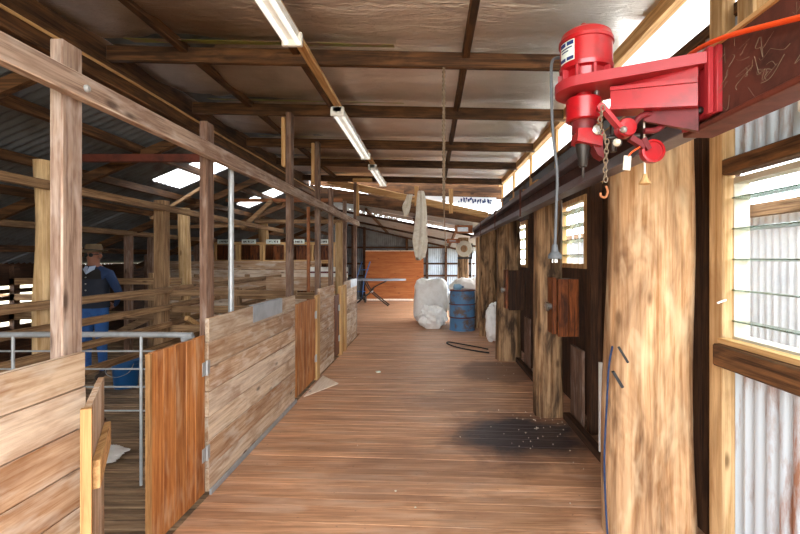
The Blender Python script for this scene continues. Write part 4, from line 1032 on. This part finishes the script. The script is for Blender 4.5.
m.lathe((.73, 9.95, 0), (0, 0, 1), [(r0 - .01, 0), (r0 + .006, .004), (r0 + .006, .02), (r0 - .004, .03), (r0, .28), (r0 + .012, .295), (r0, .31), (r0, .58), (r0 + .012, .595), (r0, .61), (r0 - .004, .87), (r0 + .006, .88), (r0 + .006, .9), (r0 - .008, .9), (r0 - .012, .885), (.02, .885)], 48); m.build('shell', M['drum'], dr)
for z in (0.885, .285, .58):
    m = MB(); m.lathe((.73, 9.95, z), (0, 0, 1), [(r0 + .004, 0), (r0 + .014, .006), (r0 + .014, .018), (r0 + .004, .024)], 48); m.build('hoop', M['rust'], dr, 'rusty hoop')
t = thing('plastic_jug', (.57, 9.85, .887), 'light blue plastic jug lying on the drum top', 'jug')
m = MB(); m.lathe((.52, 9.8, .972), (1, .15, 0), [(.03, 0), (.07, .02), (.075, .14), (.05, .18), (.02, .2)], 20); m.build('body', M['lightblue'], t)
m = MB(); m.lathe((.72, 9.83, .972), (1, .15, .3), [(.02, 0), (.022, .03), (.014, .034)], 14); m.build('cap', M['bucket'], t)
# floor cable
m = MB(); m.tube([(1.0, 7.45, .012), (.8, 7.6, .012), (.5, 7.9, .012), (.33, 8.25, .012), (.36, 8.42, .012), (.6, 8.2, .012), (.85, 7.95, .012), (1.02, 7.75, .012)], .012, 8, sub=5)
tag(m.build('floor_hose', M['black']), 'dark hose looped on the floor by the broad grimy log post', 'hose')
m = MB(); m.cbox(Vector((-.73, 6.2, .012)), (.03, .025, .01), Matrix.Rotation(.5, 3, 'Z'), .004); tag(m.build('paper_scrap', M['label_white']), 'small white paper scrap alone on the alley floor', 'paper')
random.seed(21); m = MB()
for k in range(90):
    q = random.random()
    if q < .4: x, y = random.gauss(.95, .2), random.gauss(4.1, .3)
    elif q < .6: x, y = random.gauss(1.1, .12), random.gauss(6.5, .25)
    elif q < .8: x, y = random.uniform(-1.3, 1.0), random.uniform(2.3, 9)
    else: x, y = random.uniform(-1.0, .8), random.uniform(9, 10.2)
    x = max(-1.4, min(1.3, x)); s = random.uniform(.002, .006)
    m.cbox(Vector((x, y, .006)), (s, s * random.uniform(.3, 1), .004), Matrix.Rotation(random.random() * 3, 3, 'Z'), .001)
tag(m.build('wool_scraps', M['wool']), 'tiny pale wool scraps scattered over the alley floor', 'wool scraps', None, 'stuff')

# ------------------------------------------------------------------ the pens
XP = -3.2
# tube panel across the near pen
t = thing('steel_pen_panel', (-2.5, 2.96, 0), 'galvanised tube pen panel in front of the blue bucket', 'pen panel')
m = MB(); m.tube([(-3.3, 2.96, 1.09), (-1.72, 2.96, 1.09), (-1.66, 2.96, 1.06), (-1.64, 2.96, 1.0)], .019, 10, sub=4); m.build('top_tube', M['galv'], t)
for z in (.98, .86, .74, .58):
    m = MB(); m.cyl((-3.3, 2.96, z), (-1.66, 2.96, z), .006, n=8); m.build('bar', M['galv'], t)
for x in (-2.8, -2.37, -1.94):
    m = MB(); m.cyl((x, 2.955, .08), (x, 2.955, 1.09), .01, n=8); m.build('upright', M['galv'], t)
for x in (-3.28, -1.65):
    m = MB(); m.cyl((x, 2.96, 0), (x, 2.96, 1.05), .016, n=10); m.build('end_post', M['galv'], t)
t = thing('bucket', (-3.8, 5.5, 0), 'blue plastic bucket on the slatted floor behind the tube pen panel', 'bucket')
m = MB(); m.lathe((-3.8, 5.5, 0.001), (0, 0, 1), [(.12, 0), (.125, .01), (.15, .29), (.16, .3), (.16, .34), (.153, .34), (.145, .3), (.118, .015)], 32); m.build('body', M['bucket'], t)
m = MB(); m.tube([(-3.65, 5.42, .31), (-3.66, 5.34, .22), (-3.8, 5.31, .17), (-3.94, 5.34, .22), (-3.95, 5.42, .31)], .005, 6, sub=5); m.build('handle', M['galv'], t)
m = MB(); m.bar((-4.2, 5.0, .02), (-3.2, 4.3, .025), .06, .025); tag(m.build('loose_batten', M['darkwood']['x']), 'dark loose batten lying on the slatted pen floor', 'batten')
bagp = bag(-2.75, 3.5, .3, .22, .06, 'flat pale sack lying on the slatted pen floor', 14.0, power=2.0, wr=.2, group=None)

# fence between the two rows of pens (along the alley direction)
post(-3.27, -3.15, 5.2, 5.33, 2.3, 'square brown pen post closest to the standing man', M['rail']['z'], 0, 'posts of the inner pens')
def logp(x, y, r, z1, label, seed, z0=0.0):
    return slab_post(x, y, r, r, z1, label, M['log_pale'], seed, power=2.1, amp=.06, taper=.0, z0=z0, n=20, dz=.08)
o = logp(-3.22, 3.66, .062, 2.42, 'crooked yellowish log post standing among the pens beside the tall weathered post', 21.0); o['group'] = 'round log posts in the pens'
o = logp(-3.98, 7.1, .09, 2.42, 'pale log post in the pens behind the grey brown post', 23.0); o['group'] = 'round log posts in the pens'
o = logp(-4.2, 11.1, .12, 2.5, 'far pale log post rising behind the wool bins', 25.0); o['group'] = 'round log posts in the pens'
for i, (x, y) in enumerate(((-5.0, 7.3), (-5.0, 7.9), (-5.3, 10.0), (-5.9, 9.2), (-6.2, 7.6))):
    post(x - .05, x + .05, y - .05, y + .05, zleft(x) - .15, ['slim dark post behind the standing man', 'dark post second behind the standing man', 'far slim dark post near the wool bins', 'far slim post deep in the dark pens', 'slim post by the slatted daylight wall'][i], M['darkpost']['z'], 0, 'slim posts deep in the pens')
WH = ['topmost', 'second', 'third', 'lowest']
for i, z in enumerate((1.24, 1.03, .82, .58)):
    m = MB(); m.bar((XP + .08, .6, z + random.uniform(-.02, .02)), (XP + .08, 5.3, z + random.uniform(-.02, .02)), .03, .07, ch=.004)
    tag(m.build('pen_rail', M['rail']['y']), '%s rail of the long pen fence in front of the standing man' % WH[i], 'rail', 'rails of the long pen fence')
    m = MB(); m.bar((XP - .02, 5.32, z - .02), (XP - .02, 9.5, z + random.uniform(-.03, .03)), .03, .08, ch=.004)
    tag(m.build('pen_rail', M['rail']['y']), '%s rail of the long pen fence beyond the square brown pen post' % WH[i], 'rail', 'rails of the long pen fence')
for y in (1.9, 3.75):
    post(XP - .02, XP + .06, y, y + .08, 1.36, ['short pen fence post near the front of the long pen fence', 'short pale post beside the crooked log post'][y > 3], M['batten']['z'], 0, 'short posts of the long pen fence')
m = MB(); m.bar((XP + .06, .5, 2.215), (XP + .02, 9.5, 2.2), .045, .075, ch=.004); tag(m.build('pen_top_rail', M['rail']['y']), 'high pale rail above the inner pens passing over the standing man', 'rail')
m = MB(); m.bar((-4.93, 2, 2.02), (-4.93, 9.5, 2.02), .05, .07); tag(m.build('pen_top_rail', M['rail']['y']), 'high far rail above the slim dark posts behind the man', 'rail')
m = MB(); m.bar((-4.85, 7.83, 2.16), (-3.3, 7.83, 2.2), .05, .06); tag(m.build('pen_top_rail', M['rail']['x']), 'high cross rail joining the slim dark posts', 'rail')
# cross fences
def crossfence(y, x0, x1, boards, lab, grp, mat=None, lat='x'):
    for i, (z0, z1) in enumerate(boards):
        m = MB(); m.box(x0, x1, y, y + .028, z0, z1, ch=.003)
        tag(m.build('pen_board', mat or M['rail']['x']), '%s board of the %s' % (['top', 'second', 'third', 'fourth', 'fifth'][i], lab), 'board', grp)
random.seed(31)
crossfence(5.34, -3.15, -1.62, [(1.15, 1.22), (.95, 1.03), (.72, .8), (.45, .55)], 'cross fence running from the square brown pen post to the alley', 'boards of the near cross fence')
crossfence(6.6, -3.15, -1.62, [(1.0, 1.1), (.78, .9), (.5, .65), (.2, .35)], 'cross fence behind the long patched panel', 'boards of the middle cross fence')
crossfence(8.6, -5.4, -1.62, [(.98, 1.25), (.66, .92), (.3, .6)], 'pen wall in front of the wool bins, lower tier', 'boards of the lower pen wall', M['fence']['x'])
crossfence(9.7, -6.0, -2.4, [(1.37, 1.55), (1.2, 1.36), (.9, 1.15)], 'wall right under the wool bins', 'boards under the wool bins', M['fence']['x'])
crossfence(6.9, -6.8, -3.9, [(1.2, 1.3), (.95, 1.05), (.65, .78), (.35, .48)], 'cross fence behind the standing man', 'boards behind the man')
for i, (x, y, z, l) in enumerate(((-2.4, 5.37, 1.25, 'short upright in the near cross fence'), (-2.9, 6.63, 1.15, 'short upright in the middle cross fence'), (-2.2, 6.63, 1.15, 'second short upright in the middle cross fence'), (-3.6, 8.63, 1.3, 'short upright dividing the lower pen wall'), (-4.6, 8.63, 1.3, 'far short upright of the lower pen wall'), (-4.4, 6.93, 1.38, 'short upright in the fence behind the man'))):
    post(x - .04, x + .04, y, y + .07, z, l, M['rail']['z'], 0, 'short uprights of the cross fences')
m = MB(); m.bar((-3.1, 5.6, .85), (-3.0, 6.5, .35), .05, .06); tag(m.build('diagonal_board', M['batten']['x']), 'diagonal pale board between the two cross fences', 'board')
m = MB(); m.bar((-4.8, 6.4, .4), (-3.9, 6.45, .85), .03, .09); tag(m.build('diagonal_board', M['rail']['x']), 'diagonal board leaning behind the bucket', 'board')

# wool bins
m = MB(); m.box(-5.1, -2.15, 10.15, 10.2, 1.93, 1.99); tag(m.build('bin_header', M['batten']['x']), 'long pine header across the tops of the wool bins', 'board')
for i in range(1, 6):
    x = -5.55 + i * .56
    l = ['wool bin at the dark end of the row', 'second wool bin from the dark end of the row', 'third wool bin from the dark end, seen left of the pale log'.replace('left of', 'beside'), 'wool bin under the far pale log post', 'wool bin beyond the tall dark post at the long panel', 'last wool bin of the row by the rusty pipe'][i]
    t = thing('wool_bin', (x + .28, 10.5, 0), l, 'bin', 'row of open wool bins')
    b = MB(); b.box(x + .03, x + .53, 10.78, 10.8, .0, 1.93); b.box(x + .005, x + .03, 10.2, 10.8, .0, 1.93); b.box(x + .53, x + .555, 10.2, 10.8, .0, 1.93); b.box(x + .03, x + .53, 10.2, 10.78, 1.0, 1.03); b.build('box', M['redwood'], t)
    for xx in (x + .01, x + .5):
        b = MB(); b.box(xx, xx + .05, 10.155, 10.195, .0, 1.93); b.build('stile', M['batten']['z'], t)
    b = MB(); b.box(x + .06, x + .5, 10.155, 10.195, 1.5, 1.58); b.build('front_board', M['batten']['x'], t)
    if i > 0:
        sg = thing('bin_sign', (x + .26, 10.12, 1.95), ['', 'small white sign above the second wool bin', 'small white sign above the third wool bin', 'small white sign above the bin under the far pale log', 'small white sign above the bin beside the tall dark post', 'small white sign above the last wool bin'][i], 'sign', 'small signs on the wool bins')
        b = MB(); b.box(x + .1, x + .42, 10.12, 10.135, 1.95, 2.05); b.build('board', M['label_white'], sg)
        b = MB(); random.seed(i)
        xx = x + .14
        while xx < x + .37: b.box(xx, xx + .012, 10.117, 10.119, 1.975, 1.975 + random.choice((.03, .05))); b.box(xx, xx + .025, 10.117, 10.119, random.choice((1.975, 1.99, 2.015)), 2.02); xx += .035
        b.build('writing', M['darksteel'], sg)
t = thing('painted_board', (-2.15, 9.35, 0), 'white painted board with a dark red stripe behind the fence posts', 'board')
m = MB(); m.box(-2.55, -1.75, 9.35, 9.37, 1.2, 1.43); m.build('panel', M['white'], t)
for xx in (-2.5, -1.84):
    m = MB(); m.box(xx, xx + .04, 9.375, 9.4, 0, 1.4); m.build('leg', M['rail']['z'], t)
m = MB(); m.box(-2.56, -1.74, 9.342, 9.35, 1.3, 1.335); m.build('stripe', M['red_dark'], t)

# ------------------------------------------------------------------ the standing man
def person(px, py):
    t = thing('person', (px, py, 0), 'person in brown hat, sunglasses, dark vest and jeans standing among the pens', 'person')
    V = []; E = []; Rr = []
    def v(x, y, z, rx, ry=None, par=None):
        V.append((x, y, z)); Rr.append((rx, ry or rx)); i = len(V) - 1
        if par is not None: E.append((par, i))
        return i
    pel = v(0, 0, .96, .155, .115)
    wa = v(0, -.005, 1.1, .15, .115, pel); ch = v(0, 0, 1.28, .165, .12, wa); sh = v(0, .01, 1.42, .15, .095, ch)
    nk = v(0, 0, 1.51, .062, .062, sh); h0 = v(0, -.015, 1.58, .072, .08, nk); h1 = v(0, -.015, 1.66, .078, .09, h0); h2 = v(0, -.01, 1.73, .065, .075, h1)
    for s in (-1, 1):
        hp = v(s * .095, 0, .88, .095, .1, pel); kn = v(s * .105, -.01, .5, .066, .068, hp); an_ = v(s * .11, .02, .1, .045, .05, kn)
        he = v(s * .115, -.02, .05, .045, .04, an_); v(s * .13, -.15, .04, .042, .032, he)
        s0 = v(s * .19, .01, 1.40, .07, .07, sh); el = v(s * .285, .07, 1.14, .047, .047, s0); wr = v(s * .16, .19, .98, .033, .03, el)
        pa = v(s * .09, .21, .94, .036, .022, wr)
        for k in range(4):
            f0 = v(s * (.06 - .0), .205 + .006 * k, .965 - .02 * k, .010, .010, pa); f1 = v(s * .02, .215 + .004 * k, .955 - .02 * k - .006 * (k == 3), .009, .009, f0); v(s * -.008 * (1 if k < 3 else .4), .21, .945 - .02 * k, .008, .008, f1)
        th = v(s * .1, .185, .99, .011, .011, pa); v(s * .07, .18, 1.005, .009, .009, th)
    me = bpy.data.meshes.new('body_base'); me.from_pydata(V, E, [])
    ob = bpy.data.objects.new('body_base', me); COL.objects.link(ob)
    ob.modifiers.new('skin', 'SKIN'); sv = me.skin_vertices[0].data
    for i, r in enumerate(Rr): sv[i].radius = r
    sv[0].use_root = True
    ss = ob.modifiers.new('sub', 'SUBSURF'); ss.levels = 2; ss.render_levels = 2
    bpy.context.view_layer.update()
    dg = bpy.context.evaluated_depsgraph_get()
    m2 = bpy.data.meshes.new_from_object(ob.evaluated_get(dg)); bpy.data.objects.remove(ob)
    skin = paint('skin', hexc('#93604a'), rough=.55); jeans = paint('blue_denim', hexc('#2f5fa0'), rough=.85, dirt=hexc('#24406e'), dirt_amt=.6, scale=12)
    shirt = paint('blue_shirt', hexc('#1e3358'), rough=.85); boot = paint('brown_boots', hexc('#3a2a20'), rough=.6)
    m2.materials.clear()
    for mm in (skin, jeans, shirt, boot): m2.materials.append(mm)
    for vv in m2.vertices:                       # nose, brow, chin and mouth on the face
        x, y, z = vv.co
        if y < -.06 and z > 1.52:
            vv.co.y -= .022 * math.exp(-((x / .013) ** 2) - ((z - 1.628) / .022) ** 2)
            vv.co.y -= .012 * math.exp(-((x / .03) ** 2) - ((z - 1.552) / .016) ** 2)
            vv.co.y += .007 * math.exp(-((abs(x) - .03) / .014) ** 2 - ((z - 1.652) / .012) ** 2)
            vv.co.y += .006 * math.exp(-((x / .022) ** 2) - ((z - 1.59) / .006) ** 2)
    for p in m2.polygons:
        c = p.center; p.use_smooth = True
        if c.z > 1.5: mi = 0
        elif c.z < .11: mi = 3
        elif abs(c.x) < .135 and c.y > .165 and c.z < 1.03: mi = 0
        elif c.z < .97 and c.y < .16: mi = 1
        else: mi = 2
        p.material_index = mi
    bo = bpy.data.objects.new('body', m2); COL.objects.link(bo); bo.parent = t; bo['_w'] = (px, py, 0)
    # quilted vest shell
    vest = MB(); n = 40; vs = []; prof = [(.95, .185, .145), (1.0, .185, .147), (1.1, .178, .145), (1.2, .182, .148), (1.3, .19, .15), (1.38, .185, .138), (1.43, .165, .12), (1.47, .11, .1), (1.5, .082, .085)]
    for z, a, b_ in prof:
        for i in range(n):
            th = 2 * PI * i / n; vs.append((px + a * math.cos(th), py + .0 + b_ * math.sin(th), z + (-.05 if z > 1.48 and math.sin(th) < -.6 else 0)))
    vest.add(vs, [(j * n + i, j * n + (i + 1) % n, (j + 1) * n + (i + 1) % n, (j + 1) * n + i) for j in range(len(prof) - 1) for i in range(n)], True)
    ve = vest.build('vest', paint('dark_navy_vest', hexc('#222734'), rough=.8, dirt=hexc('#1d2230'), dirt_amt=.5, scale=9), t, 'dark navy vest')
    yk = MB(); vs = []
    for z, a, b_ in ((1.335, .192, .153), (1.38, .188, .141), (1.43, .168, .123), (1.47, .113, .103)):
        for i in range(n):
            th = 2 * PI * i / n; vs.append((px + a * math.cos(th), py + b_ * math.sin(th), z))
    yk.add(vs, [(j * n + i, j * n + (i + 1) % n, (j + 1) * n + (i + 1) % n, (j + 1) * n + i) for j in range(3) for i in range(n)], True)
    yk.build('yoke', paint('black_yoke', hexc('#1c1614'), rough=.8), ve)
    for k in range(5):
        b_ = MB(); b_.lathe((px + .0, py - .152, 1.02 + k * .085), (0, -1, 0), [(.009, -.01), (.009, .003), (.005, .005)], 10); b_.build('button', M['chrome'], ve)
    b_ = MB(); b_.hexa([(px - .07, py - .105, 1.46), (px, py - .15, 1.40), (px, py - .14, 1.40), (px - .07, py - .09, 1.46), (px - .065, py - .075, 1.51), (px - .01, py - .105, 1.5), (px - .01, py - .095, 1.5), (px - .065, py - .06, 1.51)])
    b_.hexa([(px, py - .15, 1.40), (px + .07, py - .105, 1.46), (px + .07, py - .09, 1.46), (px, py - .14, 1.40), (px + .01, py - .105, 1.5), (px + .065, py - .075, 1.51), (px + .065, py - .06, 1.51), (px + .01, py - .095, 1.5)])
    b_.build('collar', paint('pale_blue_collar', hexc('#a9b7cf'), rough=.8), t, 'pale blue shirt collar')
    # hat
    felt = paint('brown_felt', hexc('#6f5a40'), rough=.9, dirt=hexc('#5f4c36'), dirt_amt=.5, scale=8)
    h = MB(); n = 40; vs = []
    pr = [(.088, 1.69), (.105, 1.695), (.145, 1.692), (.147, 1.698), (.105, 1.706), (.095, 1.72), (.09, 1.77), (.078, 1.8), (.04, 1.8), (.002, 1.79)]
    for r_, z in pr:
        for i in range(n):
            th = 2 * PI * i / n; cu = .022 * (math.cos(th) ** 2) if r_ > .1 else 0
            vs.append((px + r_ * math.cos(th), py - .012 + r_ * 1.15 * math.sin(th), z + cu - (.01 if r_ > .14 and math.sin(th) < -.5 else 0)))
    h.add(vs, [(j * n + i, j * n + (i + 1) % n, (j + 1) * n + (i + 1) % n, (j + 1) * n + i) for j in range(len(pr) - 1) for i in range(n)], True)
    ha = h.build('hat', felt, t)
    b_ = MB(); vs = []
    for r_, z in ((.099, 1.707), (.097, 1.73)):
        for i in range(n): th = 2 * PI * i / n; vs.append((px + r_ * math.cos(th), py - .012 + r_ * 1.15 * math.sin(th), z))
    b_.add(vs, [(i, (i + 1) % n, n + (i + 1) % n, n + i) for i in range(n)], True); b_.build('hat_band', M['darksteel'], ha)
    # sunglasses, ears, hair
    for s in (-1, 1):
        b_ = MB(); b_.lathe((px + s * .032, py - .1, 1.652), (s * .15, -1, -.05), [(.026, 0), (.026, .008), (.02, .012)], 18); b_.build('sunglass_lens', M['black'], t)
        b_ = MB(); b_.tube([(px + s * .055, py - .095, 1.657), (px + s * .078, py - .05, 1.66), (px + s * .08, py, 1.655)], .004, 6, sub=3); b_.build('sunglass_arm', M['black'], t)
        b_ = MB(); b_.lathe((px + s * .074, py - .005, 1.64), (s, -.3, 0), [(.008, 0), (.026, .004), (.03, .012), (.02, .016), (.012, .01)], 14); b_.build('ear', skin, t)
    b_ = MB(); b_.cyl((px - .01, py - .108, 1.655), (px + .01, py - .108, 1.655), .004, n=6); b_.build('sunglass_bridge', M['black'], t)
    b_ = MB(); vs = []
    for z, k in ((1.6, .97), (1.64, 1.02), (1.68, 1.03), (1.7, 1.02)):
        for i in range(17): th = -.15 + (PI + .3) * i / 16; vs.append((px + .08 * k * math.cos(th), py - .012 + .093 * k * math.sin(th), z))
    b_.add(vs, [(j * 17 + i, j * 17 + i + 1, (j + 1) * 17 + i + 1, (j + 1) * 17 + i) for j in range(3) for i in range(16)], True); b_.build('hair', paint('grey_hair', hexc('#6d625a'), rough=.8), t)
person(-4.5, 5.9)

# ------------------------------------------------------------------ daylight portals at the openings, the rear doorway being an added one
portal((-.25, Y0, 1.6), (PI / 2, 0, 0), 3.7, 3.3)
portal((XW + .1, 13.75, 1.05), (0, PI / 2, 0), 2.1, 6.1)  # added rear doorway
portal((XW + .2, 1.5, 1.6), (0, PI / 2, 0), .85, 1.6)

for o in bpy.data.objects:
    if '_w' in o: del o['_w']
